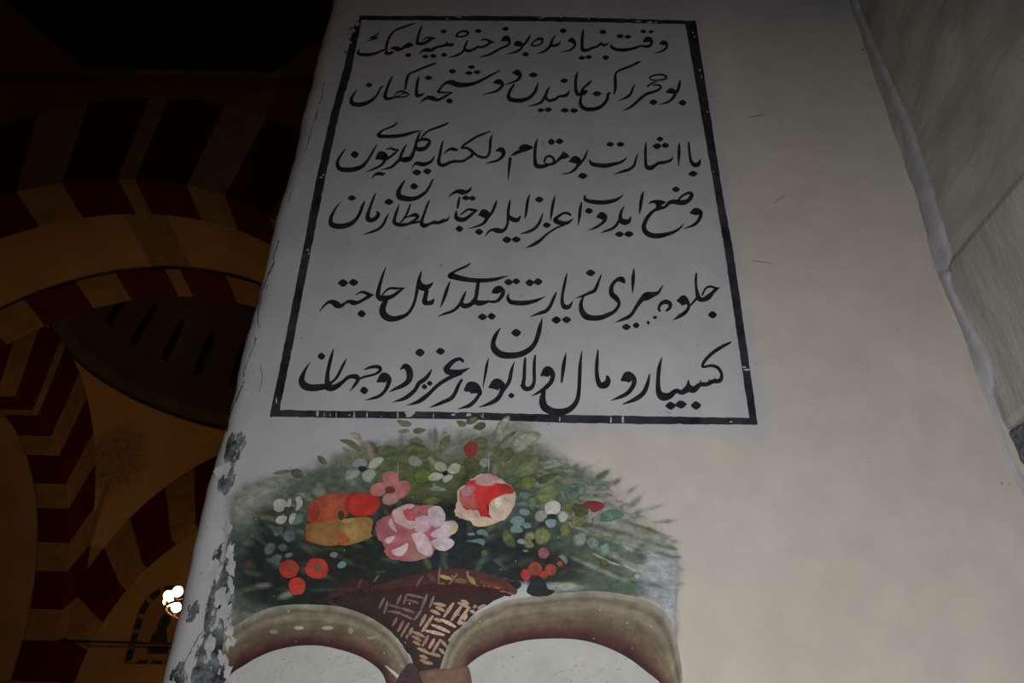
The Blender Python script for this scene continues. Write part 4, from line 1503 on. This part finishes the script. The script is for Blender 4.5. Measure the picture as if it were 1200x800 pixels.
# leaves first, they lie underneath
leaf_data = [
 (CR3, [(115,105),(160,98),(210,120),(200,155),(150,158)], (.29,.31,.20)), (CR3, [(205,130),(230,80),(320,60),(322,100),(270,135)], (.27,.29,.18)),
 (CR3, [(275,170),(320,120),(385,115),(395,160),(340,195)], (.26,.28,.16)), (CR3, [(485,250),(495,150),(540,90),(600,52),(625,82),(600,150),(540,235)], (.42,.43,.36)),
 (CR3, [(500,350),(560,270),(640,208),(692,193),(645,245),(560,315)], (.28,.30,.17)), (CR3, [(620,330),(700,235),(800,200),(890,200),(915,245),(820,330),(710,405),(640,385)], (.41,.41,.36)),
 (CR3, [(520,430),(560,370),(630,350),(660,400),(620,470),(550,490)], (.25,.28,.18)),
 (CR3, [(630,640),(690,520),(760,440),(850,420),(912,432),(905,520),(870,590),(770,640)], (.29,.33,.21)), (CR3, [(640,705),(760,625),(880,625),(840,735),(720,765)], (.26,.30,.15)),
 (CR3, [(880,645),(980,600),(1085,592),(1000,660),(900,700)], (.21,.25,.11)), (CR3, [(920,500),(1030,455),(1150,450),(1165,500),(1060,540),(940,560)], (.37,.40,.37)),
 (CR3, [(840,800),(900,735),(1010,700),(1080,740),(1100,820),(1000,900),(880,890)], (.30,.34,.19)), (CR3, [(1140,780),(1200,690),(1300,690),(1340,760),(1260,830),(1170,840)], (.27,.33,.29)),
 (CR3, [(240,330),(330,250),(410,280),(400,360),(300,380)], (.28,.29,.19)), (CR3, [(180,480),(260,440),(360,500),(340,570),(220,590)], (.22,.25,.14)),
 (CR3, [(325,490),(360,450),(430,455),(425,520),(370,545)], (.36,.40,.34)),
 (CH, [(60,280),(150,275),(230,320),(278,392),(200,370),(120,320)], (.30,.31,.22)), (CH, [(90,345),(170,380),(240,410),(180,420),(110,390)], (.36,.37,.29)),
 (CH, [(165,215),(250,220),(270,290),(220,280)], (.42,.42,.36)), (CH, [(600,95),(720,110),(735,152),(650,156)], (.33,.34,.20)), (CH, [(608,196),(700,178),(722,212),(640,222)], (.36,.37,.27)),
 (CH, [(750,190),(800,165),(880,185),(830,220),(770,225)], (.31,.32,.22)), (CH, [(720,290),(790,255),(840,300),(790,345)], (.29,.31,.19)),
 (CH, [(995,340),(1020,280),(1075,235),(1105,243),(1090,330),(1010,425)], (.29,.31,.18)), (CH, [(755,640),(790,560),(880,530),(950,610),(900,690),(800,700)], (.25,.30,.13)),
 (CH, [(400,360),(500,330),(600,360),(560,440),(440,430)], (.26,.28,.20)), (CH, [(640,400),(740,310),(860,330),(930,430),(800,470)], (.26,.28,.17)),
 (CH, [(900,730),(950,705),(1080,745),(1020,765),(920,760)], (.33,.39,.34)), (CH, [(830,870),(930,810),(1040,840),(960,890)], (.24,.28,.12)),
 ((260,480,8), [(895,430),(950,440),(990,500),(960,520),(912,482)], (.28,.30,.20)), ((260,480,8), [(470,600),(520,575),(600,560),(650,575),(560,605)], (.31,.32,.27)),
 ((260,480,8), [(640,570),(700,545),(765,590),(740,640),(670,630)], (.24,.27,.21)),
 (CBL, [(470,420),(520,370),(590,370),(560,440),(500,470)], (.22,.27,.26)), (CBL, [(560,460),(620,395),(690,430),(690,490),(620,530)], (.25,.29,.29)), (CBL, [(390,580),(440,520),(510,540),(480,620),(420,645)], (.25,.28,.28)),
 (CBL, [(450,680),(510,630),(570,650),(540,710),(470,725)], (.27,.28,.26)), (CBL, [(520,560),(580,530),(620,580),(560,610)], (.24,.27,.27)), (CBL, [(580,640),(640,615),(670,640),(610,670)], (.27,.30,.29)),
 (CBL, [(690,400),(740,370),(770,420),(720,450)], (.20,.26,.25)),
 (CR4, [(90,350),(150,320),(240,380),(210,450),(110,450)], (.24,.30,.25)), (CR4, [(160,600),(250,590),(310,640),(240,700),(160,680)], (.30,.32,.17)), (CR4, [(100,480),(150,470),(170,570),(110,590)], (.28,.30,.13)),
 (CR4, [(170,480),(300,500),(310,580),(200,600)], (.22,.24,.12)), (CR4, [(420,600),(480,545),(580,530),(662,580),(600,625),(500,650),(430,650)], (.23,.34,.28)), (CR4, [(350,640),(400,585),(440,600),(420,680),(360,680)], (.33,.38,.35)),
 (CR4, [(20,60),(90,50),(130,90),(60,110)], (.37,.39,.36)), (CR4, [(340,270),(480,265),(520,290),(380,310)], (.32,.33,.28)), (CR4, [(350,390),(480,380),(560,400),(430,420)], (.33,.34,.30)),
 (CR8, [(85,190),(110,120),(170,90),(220,120),(215,200),(150,250)], (.32,.38,.34)), (CR8, [(215,210),(240,155),(310,150),(335,200),(310,280),(240,260)], (.31,.38,.34)), (CR8, [(335,280),(360,220),(410,205),(440,250),(420,330),(360,340)], (.30,.38,.33)),
 (CR8, [(440,300),(480,275),(525,310),(500,360),(455,340)], (.33,.38,.36)), (CR8, [(260,300),(330,320),(450,380),(560,420),(540,430),(400,390)], (.38,.42,.36)), (CR8, [(540,400),(640,430),(740,490),(700,500),(600,450)], (.40,.43,.38)),
 (CR8, [(350,350),(420,380),(400,420),(350,395)], (.28,.27,.12)), (CR8, [(520,190),(580,200),(700,290),(600,290)], (.37,.40,.37)), (CR8, [(660,510),(700,500),(735,525),(690,540)], (.48,.50,.48)),
 (CT, [(800,120),(850,105),(880,160),(830,230),(800,180)], (.30,.34,.25)), (CT, [(540,420),(600,400),(680,520),(660,580),(570,540)], (.25,.28,.14)), (CT, [(850,420),(920,370),(1000,430),(1000,500),(920,550),(860,520)], (.32,.35,.19)),
 (CT, [(760,440),(830,420),(860,480),(820,500),(850,560),(790,585),(750,550)], (.37,.37,.24)), (CT, [(1080,380),(1160,330),(1190,420),(1120,470)], (.29,.31,.17)), (CT, [(1100,680),(1070,650),(1120,630),(1165,680),(1150,730)], (.30,.35,.33)),
 (CT, [(680,510),(720,485),(790,510),(760,540),(700,535)], (.34,.40,.38)), (CT, [(735,595),(770,590),(800,605),(760,615)], (.30,.37,.38)),
 (CT, [(350,600),(400,590),(410,640),(360,660)], (.22,.25,.15)), (CT, [(440,680),(500,660),(560,710),(600,790),(540,760)], (.18,.21,.19)),
]
for (cr, pts, col) in leaf_data:
    lm = .3 * col[0] + .6 * col[1] + .1 * col[2]
    col = tuple(1.10 * (.84 * k + .16 * lm) for k in col)
    blob('leaf', pts, col, mur, cr, jit=.2, thin=True)

# basket
bk_body = [(388, 702), (420, 690), (470, 676), (520, 670), (560, 672), (606, 682), (603, 692), (575, 706), (552, 722), (536, 745), (524, 770), (514, 786), (492, 790), (480, 768), (466, 748), (448, 733), (425, 720), (400, 711)]
basket = blob('basket', bk_body, (.185, .13, .122), mur, None, (.145, .112, .112), jit=.12)
tag(basket, 'dark maroon painted basket between the scrolls')
CB1, CB2, CB3, CB4 = (390, 650, 8), (390, 700, 8), (500, 700, 8), (510, 650, 8)
WK = [(CB1, (435,495,480,405), .34), (CB1, (482,545,512,440), .34), (CB1, (602,455,640,380), .36), (CB1, (665,455,690,375), .34), (CB1, (700,372,845,402), .35), (CB1, (690,420,800,450), .32),
      (CB1, (830,505,882,375), .36), (CB1, (908,490,945,395), .40), (CB1, (950,455,1050,475), .50), (CB1, (970,490,1040,522), .48), (CB1, (920,520,1000,555), .47), (CB1, (1042,580,1128,455), .50),
      (CB1, (1112,610,1195,490), .53), (CB1, (765,605,828,520), .36), (CB1, (820,660,870,565), .46), (CB1, (838,715,935,575), .48), (CB1, (955,600,1010,622), .48), (CB1, (1015,605,1145,672), .58),
      (CB1, (930,655,1090,722), .54), (CB1, (872,710,1040,750), .54), (CB1, (558,665,600,590), .34), (CB1, (610,715,662,620), .36), (CB1, (640,762,712,640), .37), (CB1, (720,742,742,690), .43),
      (CB1, (755,722,852,765), .43), (CB1, (545,530,640,548), .34), (CB1, (650,560,745,602), .35), (CB1, (530,470,640,500), .30), (CB1, (640,500,760,540), .33), (CB1, (775,600,790,570), .36),
      (CB2, (748,362,822,402), .43), (CB2, (758,412,815,442), .42), (CB2, (842,452,892,362), .42), (CB2, (905,470,950,392), .52), (CB2, (940,505,1000,405), .47), (CB2, (1005,395,1072,465), .47),
      (CB2, (800,475,900,522), .46), (CB2, (905,522,1002,548), .45), (CB2, (1000,482,1040,522), .47), (CB2, (820,545,880,568), .44), (CB2, (822,585,872,602), .42), (CB2, (852,607,930,618), .42),
      (CB2, (1088,402,1185,300), .50), (CB2, (690,380,700,350), .38),
      (CB3, (232,210,322,90), .54), (CB3, (295,235,385,110), .53), (CB3, (300,50,402,97), .48), (CB3, (330,28,388,56), .48), (CB3, (412,125,450,142), .48), (CB3, (440,92,462,78), .45), (CB3, (485,98,545,72), .47),
      (CB3, (355,205,372,160), .54), (CB3, (300,245,355,235), .50)]
g = Geo()
for (cr, (x0, y0, x1, y1), lum) in WK:
    wd = 28 if lum < .42 else 35
    s = px(cr, [(x0, y0, wd * .55), ((x0 + x1) / 2 + 2, (y0 + y1) / 2 - 2, wd), (x1, y1, wd * .6)])
    v, f = stroke_geo(s, layer(), 4)
    base = pc((lum + .03, lum * .85, lum * .72))
    g.add(v, f, [tuple(k * (1 + .18 * math.sin(i * 1.7)) for k in base) for i in range(len(v))])
tag(mesh_obj('wicker_weave', g.v, g.f, M_PAINT, basket, g.c), 'tan brush strokes of woven cane')
# rim of the basket
rim = [(426, 692, 4), (455, 686, 8), (480, 680, 12), (510, 676, 16), (540, 675, 18), (570, 680, 16), (590, 686, 13), (603, 693, 7)]
g = Geo()
v, f = stroke_geo(rim, layer(), 6); g.add(v, f, [pc((.20 + .08 * i / len(v), .13 + .03 * i / len(v), .12 + .015 * i / len(v))) for i in range(len(v))])
v, f = stroke_geo([(440, 696, 3), (480, 690, 8), (520, 689, 9), (560, 691, 8), (598, 697, 3)], layer(), 6); g.add(v, f, [pc((.20, .10, .10)) for _ in v])
for (x0, y0, x1, y1, w, c) in [(45,120,30,250,20,(.37,.31,.25)), (60,200,150,225,38,(.50,.44,.22)), (205,180,130,275,20,(.42,.31,.23)), (300,165,315,225,26,(.43,.34,.22)), (325,215,365,262,50,(.47,.36,.25)),
                               (200,240,285,245,50,(.35,.25,.19)), (30,265,90,270,22,(.36,.26,.20)), (375,280,400,292,14,(.42,.27,.21)), (455,300,465,280,14,(.46,.32,.25)), (490,295,545,285,14,(.46,.32,.25)),
                               (555,300,600,312,14,(.46,.32,.25)), (615,340,660,345,20,(.44,.28,.21)), (660,345,740,372,16,(.44,.28,.21)), (430,250,640,300,40,(.34,.18,.14)), (-175,290,-120,200,20,(.33,.25,.20)), (-70,195,-25,240,16,(.33,.24,.19)),
                               (-50,180,0,240,18,(.34,.23,.19)), (-575,250,-530,190,22,(.32,.25,.21)), (-720,300,-690,225,24,(.28,.20,.16))]:
    v, f = stroke_geo(px(CB4, [(x0, y0, w * .7), ((x0 + x1) / 2, (y0 + y1) / 2, w), (x1, y1, w * .6)]), layer(), 4)
    g.add(v, f, [pc(c) for _ in v])
tag(mesh_obj('basket_rim', g.v, g.f, M_PAINT, basket, g.c), 'red-brown plaited rim')


# scrolls: long brushed bands, pale outer edge to maroon inner edge
def scroll(outer, inner, label):
    o_, i_ = catmull(outer, False, 8), catmull(inner, False, 8)
    RMP = [(0, (.44, .425, .39)), (.09, (.41, .39, .345)), (.17, (.32, .295, .25)), (.27, (.39, .36, .30)), (.34, (.405, .37, .305)), (.42, (.34, .305, .245)), (.60, (.32, .265, .21)), (.74, (.285, .215, .18)), (.87, (.24, .13, .13)),
           (.94, (.20, .10, .11)), (1, (.15, .10, .11))]
    nn_ = 26
    v, f, c = [], [], []
    of = layer()
    for k, (a, b) in enumerate(zip(o_, i_)):
        for q in range(nn_ + 1):
            t = q / nn_
            v.append(at(a[0] + (b[0] - a[0]) * t, a[1] + (b[1] - a[1]) * t, WALL_Y - of))
            tt = max(0, min(1, t + .04 * mn.noise(Vector((k * .16, q * .3, 2)))))
            for (t0, c0), (t1, c1) in zip(RMP[:-1], RMP[1:]):
                if t0 <= tt <= t1:
                    w = (tt - t0) / (t1 - t0)
                    cc = [c0[m] + (c1[m] - c0[m]) * w for m in range(3)]
                    break
            br = 1 + .22 * mn.noise(Vector((k * .10, q * .9, 5))) + .16 * mn.noise(Vector((k * .45, q * .35, 9)))
            c.append(tuple(m * br for m in pc(cc)))
    for k in range(len(o_) - 1):
        for q in range(nn_):
            a = k * (nn_ + 1) + q
            f.append((a, a + 1, a + nn_ + 2, a + nn_ + 1))
    o = mesh_obj('scroll', v, f, M_PAINT, mur, c)
    tag(o, label)
    return o


# pale fields inside the scrolls
fld1 = [(258, 803), (270, 790), (285, 778), (300, 769), (320, 761), (345, 756), (372, 755), (395, 759), (415, 765), (432, 774), (444, 783), (450, 792), (454, 808), (360, 812), (280, 812)]
fld2 = [(546, 806), (548, 782), (556, 773), (570, 764), (598, 753), (625, 748), (664, 747), (692, 751), (718, 760), (742, 773), (762, 788), (778, 808), (660, 812)]
M_FIELD = mottled('grey_white_field', (0.47, 0.475, 0.45), (0.55, 0.55, 0.52), 10, 0.8, 0.6, 0.008)
for fl_pts, lb_ in ((fld1, 'grey-white field under the left scroll'), (fld2, 'grey-white field under the right scroll')):
    o = blob('pale_field', fl_pts, (.5, .5, .5), mur, None, None, soft=False, off=0.0022, mat=M_FIELD)
    tag(o, lb_)
s1 = scroll([(262, 742), (275, 733), (288, 725), (302, 717), (320, 711), (345, 708), (375, 708.5), (400, 711), (425, 719), (445, 730), (460, 742), (472, 757), (482, 775), (488, 790), (491, 806)],
            [(258, 797), (270, 789), (285, 780), (300, 771), (320, 762.5), (345, 757), (372, 756), (395, 760), (415, 766), (430, 773), (441, 781), (447, 787), (451, 794), (453, 801), (455, 808)],
            'brown and cream painted scroll left of the basket foot')
s2 = scroll([(514, 788), (524, 758), (536, 739), (553, 723), (575, 711), (600, 702), (640, 697), (692, 692), (735, 697), (763, 706), (783, 722), (793, 750), (799, 785), (801, 808)],
            [(543, 790), (548, 780), (556, 773), (565, 767), (580, 760), (598, 754), (625, 749), (664, 748), (692, 752), (718, 761), (740, 773), (757, 786), (771, 797), (780, 808)],
            'brown and maroon painted scroll right of the basket foot')
g = Geo()
for (x, y, rx, ry, c) in [(350, 735.5, 6, 2.2, (.50, .47, .39)), (384, 735.5, 7, 2.4, (.50, .47, .39)), (411, 739, 3, 4, (.44, .40, .32)), (321, 740, 5, 2.6, (.44, .40, .33)), (435, 747, 5, 2, (.46, .42, .33))]:
    v = [at(a, b, WALL_Y - layer(1e-6)) for a, b in ell(x, y, rx, ry)]
    g.add(v, [tuple(range(len(v)))], [pc(c) for _ in v])
v, f = stroke_geo([(452, 780, 1.5), (459, 786, 3), (467, 793, 4)], layer(), 4); g.add(v, f, [pc((.55, .54, .50)) for _ in v])
mesh_obj('highlight_dab', g.v, g.f, M_PAINT, s1, g.c)
curl = blob('scroll_foot', [(488, 790), (505, 784), (525, 783), (546, 780), (551, 790), (550, 808), (520, 812), (490, 810)], (.37, .28, .235), mur, None, (.30, .20, .17))
blob('scroll_foot', [(462, 808), (470, 788), (482, 776), (492, 790), (494, 810)], (.21, .15, .16), mur)

# flowers
fw = flower('orange and yellow four-petalled flower at the left')
for pts, col, ed in [([(440,470),(465,430),(510,402),(570,390),(632,392),(640,450),(620,505),(570,518),(500,528),(445,525)], (.52,.24,.13), (.47,.18,.12)),
                     ([(440,480),(452,450),(480,432),(500,470),(480,515),(445,525)], (.50,.17,.14), None),
                     ([(632,398),(680,388),(740,392),(778,420),(780,452),(750,487),(700,500),(650,492),(622,460)], (.58,.12,.07), (.50,.10,.07)),
                     ([(440,535),(520,522),(592,512),(604,560),(598,622),(540,638),(480,626),(438,612),(432,570)], (.45,.32,.16), (.44,.27,.13)),
                     ([(595,525),(640,507),(735,505),(748,540),(737,578),(745,592),(700,615),(640,632),(600,632),(588,580)], (.49,.37,.20), (.44,.32,.17)),
                     ([(583,610),(600,572),(628,592),(642,615),(618,635),(588,632)], (.50,.27,.11), None),
                     ([(600,516),(640,508),(662,518),(630,530),(606,526)], (.52,.43,.27), None),
                     ([(584,482),(602,473),(614,495),(604,518),(588,508)], (.19,.20,.14), None)]:
    blob('petal', pts, col, fw, C4, ed, jit=.11)
fw = flower('small pink four-petalled flower')
for pts, col in [([(735,362),(770,342),(803,345),(810,375),(790,402),(750,402),(735,385)], (.52,.32,.31)), ([(862,345),(900,330),(923,350),(918,385),(890,412),(862,415),(842,385)], (.53,.31,.31)),
                 ([(800,400),(840,392),(870,410),(860,435),(825,446),(793,435)], (.50,.35,.34)), ([(795,300),(830,288),(862,295),(870,330),(862,368),(835,382),(805,355),(793,328)], (.55,.33,.33)),
                 ([(806,370),(830,358),(852,372),(844,390),(815,390)], (.33,.17,.12))]:
    blob('petal', pts, col, fw, C4, jit=.11)
fw = flower('large pale pink rose in the middle')
for pts, col in [([(400,380),(430,320),(490,280),(540,270),(560,230),(640,190),(720,165),(800,175),(880,170),(1000,190),(1050,250),(1055,320),(1120,330),(1165,370),(1145,430),(1090,470),(1125,510),(1110,560),(1050,595),(960,590),(930,650),(860,670),(740,695),(620,690),(540,680),(490,620),(480,550),(420,480)], (.52,.28,.31)),
                 ([(690,605),(760,560),(830,620),(925,652),(860,672),(740,697)], (.49,.33,.32)),
                 ([(560,230),(620,195),(700,163),(770,178),(720,225),(700,270),(720,310),(795,330),(780,372),(720,398),(640,365),(580,322)], (.60,.48,.48)),
                 ([(660,235),(710,203),(742,240),(772,280),(730,322),(690,300)], (.58,.22,.25)), ([(760,200),(850,188),(907,215),(860,262),(790,272)], (.55,.29,.29)),
                 ([(780,300),(880,270),(930,330),(900,400),(830,432),(765,400)], (.60,.50,.53)), ([(905,205),(990,183),(1042,230),(1057,300),(1030,350),(960,382),(900,330),(890,260)], (.60,.53,.56)),
                 ([(1040,335),(1130,318),(1174,370),(1150,430),(1090,452),(1010,400)], (.57,.52,.55)), ([(1105,392),(1158,358),(1166,400),(1120,432)], (.58,.52,.28)),
                 ([(920,440),(1000,388),(1085,400),(1105,460),(1040,482),(940,475)], (.61,.54,.58)), ([(920,510),(1050,473),(1135,510),(1122,560),(1050,602),(965,582)], (.62,.57,.59)),
                 ([(740,450),(830,425),(892,480),(932,560),(932,630),(880,647),(800,602),(770,530)], (.63,.55,.57)), ([(553,600),(640,560),(700,528),(702,580),(650,647),(578,642)], (.65,.57,.59)),
                 ([(520,340),(550,298),(566,340),(602,422),(556,400)], (.60,.47,.49)), ([(494,490),(560,463),(582,480),(530,532),(498,525)], (.62,.53,.54))]:
    blob('petal', pts, col, fw, CPK, jit=.11)
fw = flower('red and cream rose right of the middle')
for pts, col in [([(60,440),(70,370),(110,345),(135,320),(190,300),(245,310),(310,355),(335,400),(330,450),(290,510),(240,530),(190,545),(140,540),(120,515),(70,505),(50,480)], (.60,.52,.46)),
                 ([(80,385),(110,345),(140,328),(240,343),(302,350),(327,388),(270,402),(232,430),(215,490),(226,505),(180,507),(158,472),(110,472),(78,430)], (.60,.10,.09)),
                 ([(76,385),(110,352),(152,358),(148,410),(160,460),(115,462),(80,440)], (.56,.27,.25)), ([(80,385),(105,358),(140,362),(130,395),(95,405)], (.55,.38,.38)),
                 ([(150,345),(170,312),(210,298),(252,320),(240,347),(200,357)], (.56,.42,.42)), ([(70,480),(110,468),(142,472),(165,502),(140,522),(80,507)], (.60,.50,.45)),
                 ([(222,430),(280,398),(332,403),(324,460),(282,512),(225,505),(212,472)], (.62,.55,.48)), ([(238,432),(265,413),(272,442),(250,462)], (.66,.63,.58)),
                 ([(130,510),(185,500),(240,510),(290,505),(245,530),(190,547),(142,542)], (.61,.54,.47))]:
    blob('petal', pts, col, fw, CF, jit=.15)
WHT = (.52, .52, .48)
fw = flower('small white flower at the far left')
for pts, col in [([(690,260),(760,270),(752,330),(680,357),(655,330)], (.30,.35,.33)), ([(480,150),(520,118),(590,125),(607,180),(560,232),(498,225)], WHT), ([(605,180),(625,113),(652,130),(635,202)], WHT),
                 ([(690,110),(730,93),(757,150),(735,202),(690,227),(700,170)], (.53,.53,.49)), ([(503,330),(530,278),(602,275),(606,312),(560,352)], (.52,.52,.49)), ([(628,330),(640,263),(692,250),(680,300),(650,357)], (.50,.50,.47)),
                 ([(580,200),(620,190),(680,200),(640,240),(600,250)], (.24,.22,.21))]:
    blob('petal', pts, col, fw, CBL, jit=.11)
fw = flower('grey-white flower above the orange one')
for pts, col in [([(183,490),(240,455),(312,470),(306,532),(190,532)], (.42,.43,.43)), ([(115,610),(150,565),(242,570),(236,622),(150,657),(120,645)], (.42,.44,.40)), ([(273,610),(320,563),(382,565),(402,610),(350,677),(288,662)], (.44,.46,.43)),
                 ([(338,510),(380,460),(430,443),(477,460),(442,512),(400,547),(343,547)], (.52,.53,.48)), ([(240,535),(300,530),(320,560),(270,580)], (.13,.14,.16))]:
    blob('petal', pts, col, fw, CH, jit=.11)
fw = flower('white flower with a dark violet heart, top centre')
for pts, col in [([(953,500),(1000,483),(1062,520),(1062,572),(1000,577),(958,545)], (.49,.51,.43)), ([(1083,540),(1130,503),(1197,520),(1182,582),(1120,602),(1078,575)], (.50,.52,.44)), ([(898,620),(950,588),(1022,600),(1032,630),(980,662),(903,662)], (.52,.53,.45)),
                 ([(1028,642),(1060,608),(1122,615),(1112,652),(1050,682)], (.50,.50,.50)), (ell(1055, 595, 22, 24), (.12,.10,.17))]:
    blob('petal', pts, col, fw, CH, jit=.11)
blob('petal', [(705,470),(740,430),(790,440),(840,490),(800,530),(730,520)], (.40,.43,.38), flower('pale bud top centre'), CH)
fw = flower('white and grey flower at the right')
for pts, col in [([(853,270),(890,228),(952,225),(972,270),(922,327),(868,317)], (.42,.42,.39)), ([(1073,270),(1110,238),(1157,255),(1152,312),(1095,332)], (.47,.50,.48)), ([(948,330),(1000,303),(1055,320),(1042,372),(990,387)], (.36,.44,.44)),
                 ([(943,180),(980,143),(1040,133),(1092,165),(1087,230),(1040,262),(968,250)], (.54,.54,.54)), (ell(1015, 278, 42, 24), (.13,.16,.15))]:
    blob('petal', pts, col, fw, CT, jit=.11)
fw = flower('grey-teal flower right of the red rose')
for pts, col in [([(623,330),(650,288),(700,276),(752,300),(747,362),(680,367)], (.31,.41,.40)), ([(628,382),(680,358),(742,400),(722,432),(638,427)], (.32,.42,.41)), ([(738,350),(800,338),(822,380),(760,392)], (.32,.41,.40)),
                 ([(705,90),(730,50),(790,55),(810,85),(760,112)], (.31,.37,.37)), ([(685,155),(740,140),(790,155),(760,180),(700,175)], (.32,.35,.34)), ([(705,235),(740,205),(800,225),(800,268),(740,265)], (.35,.41,.41))]:
    blob('petal', pts, col, fw, CT, jit=.11)
fw = flower('small teal flower below the red rose')
for pts, col in [([(308,420),(350,398),(402,420),(416,472),(370,457),(313,447)], (.29,.38,.37)), ([(222,440),(280,430),(292,455),(232,457)], (.31,.38,.38)), ([(205,512),(270,500),(340,485),(388,510),(370,552),(318,527)], (.28,.36,.36))]:
    blob('petal', pts, col, fw, CT, jit=.11)
blob('petal', [(98,168),(130,147),(158,165),(150,207),(125,224),(100,202)], (.45,.17,.17), flower('small red bud near the top'), CF)
blob('petal', [(270,490),(310,455),(400,455),(470,490),(440,530),(370,560),(330,530)], (.40,.15,.18), flower('dull red bud at the right'), CR4)
blob('petal', [(395,650),(410,635),(425,650),(410,664)], (.29,.35,.42), flower('small blue bud left of the pink rose'), None) if False else None
blob('petal', [(1010,640),(1040,612),(1085,625),(1070,665),(1030,660)], (.33,.38,.40), flower('small blue-grey bud under the orange flower'), CBL)
blob('petal', [(1080,735),(1120,700),(1165,715),(1150,755),(1100,765)], (.33,.39,.45), flower('small blue bud under the orange flower'), CBL)

# berries
CBR = (180, 640, 3.75)
for (cx, cy, rx, ry, col, cr, sp) in [(595, 98, 43, 41, (.55,.15,.10), CBR, (.43,.22,.13)), (717, 97, 51, 46, (.57,.14,.10), CBR, (.38,.25,.15)), (631, 174, 38, 38, (.58,.16,.11), CBR, None),
                                      (468, 671, 26, 26, (.44,.26,.27), CF, None), (850, 185, 50, 52, (.54,.14,.14), CB4, None), (1015, 182, 46, 32, (.56,.15,.13), CB4, None),
                                      (935, 132, 66, 66, (.47,.19,.14), CB4, (.36,.22,.13)), (1082, 140, 56, 56, (.49,.20,.16), CB4, None), (1168, 82, 26, 24, (.50,.18,.16), CB4, None)]:
    b_ = blob('berry', ell(cx, cy, rx, ry, wob=.05), col, mur, cr, jit=.11)
    if sp: blob('berry_eye', ell(cx + rx * .12, cy - ry * .1, rx * .38, ry * .45, -.5), sp, b_, cr)
blob('leaf', [(860,320),(910,240),(970,205),(1030,250),(1060,320),(1120,335),(1080,375),(960,390),(880,365)], (.12,.14,.13), mur, CB4)
# white flecks over the painting
g = Geo()
rw_ = random.Random(8)
for _ in range(70):
    x, y = rw_.uniform(290, 780), rw_.uniform(540, 795)
    r_ = rw_.uniform(.35, .95)
    v = [at(a, b, WALL_Y - 0.0075) for a, b in ell(x, y, r_, r_ * rw_.uniform(.6, 1.5), 0, 6, .3)]
    g.add(v, [tuple(range(6))])
for s in ([(573, 533, .4), (573, 545, .8), (572, 553, .3)], [(563, 486, .5), (565, 489, .5)], [(466, 542, .4), (466.5, 555, .6)], [(690, 592, .8), (690.5, 597, .9)], [(691, 605, .8), (692, 612, 1.2)], [(665, 600, .4), (666, 606, .8)],
          [(786, 688, .5), (789, 700, 1.5), (790, 707, .5)], [(773, 705, .5), (776, 712, 1)]):
    v, f = stroke_geo(s, 0.0075, 4); g.add(v, f)
tag(mesh_obj('paint_fleck', g.v, g.f, M_CHIP, mur), 'tiny white flecks of lost paint', kind='stuff')
# plaster lost along the left end of the painting
g = Geo()
for k in range(34):
    y = rw_.uniform(600, 800)
    x = 272 - (y - 600) * 0.035 + rw_.gauss(0, 3.0)
    rx, ry = rw_.uniform(1.2, 5), rw_.uniform(2.5, 9)
    v = [at(a, b, WALL_Y - 0.0078 - 0.00006 * k) for a, b in ell(x, y, rx, ry, rw_.uniform(-.2, .5), 11, .38)]
    g.add(v, [tuple(range(11))])
tag(mesh_obj('plaster_flake', g.v, g.f, M_CHIP, mur), 'bare plaster where the left end has broken away', kind='stuff')
# fine scratches on the pale fields
g = Geo()
for _ in range(46):
    if rw_.random() < .4: x, y = rw_.uniform(320, 440), rw_.uniform(766, 800)
    else: x, y = rw_.uniform(575, 735), rw_.uniform(758, 800)
    a = rw_.uniform(0, 6.28); L = rw_.uniform(2, 7)
    if x > 700 and y < 772: continue
    v, f = stroke_geo([(x, y, .3), (x + L * .5 * math.cos(a), y + L * .3 * math.sin(a), .55), (x + L * math.cos(a + .3), y + L * .6 * math.sin(a), .2)], 0.0026, 3)
    g.add(v, f)
mesh_obj('scratch', g.v, g.f, M_TANV, mur)
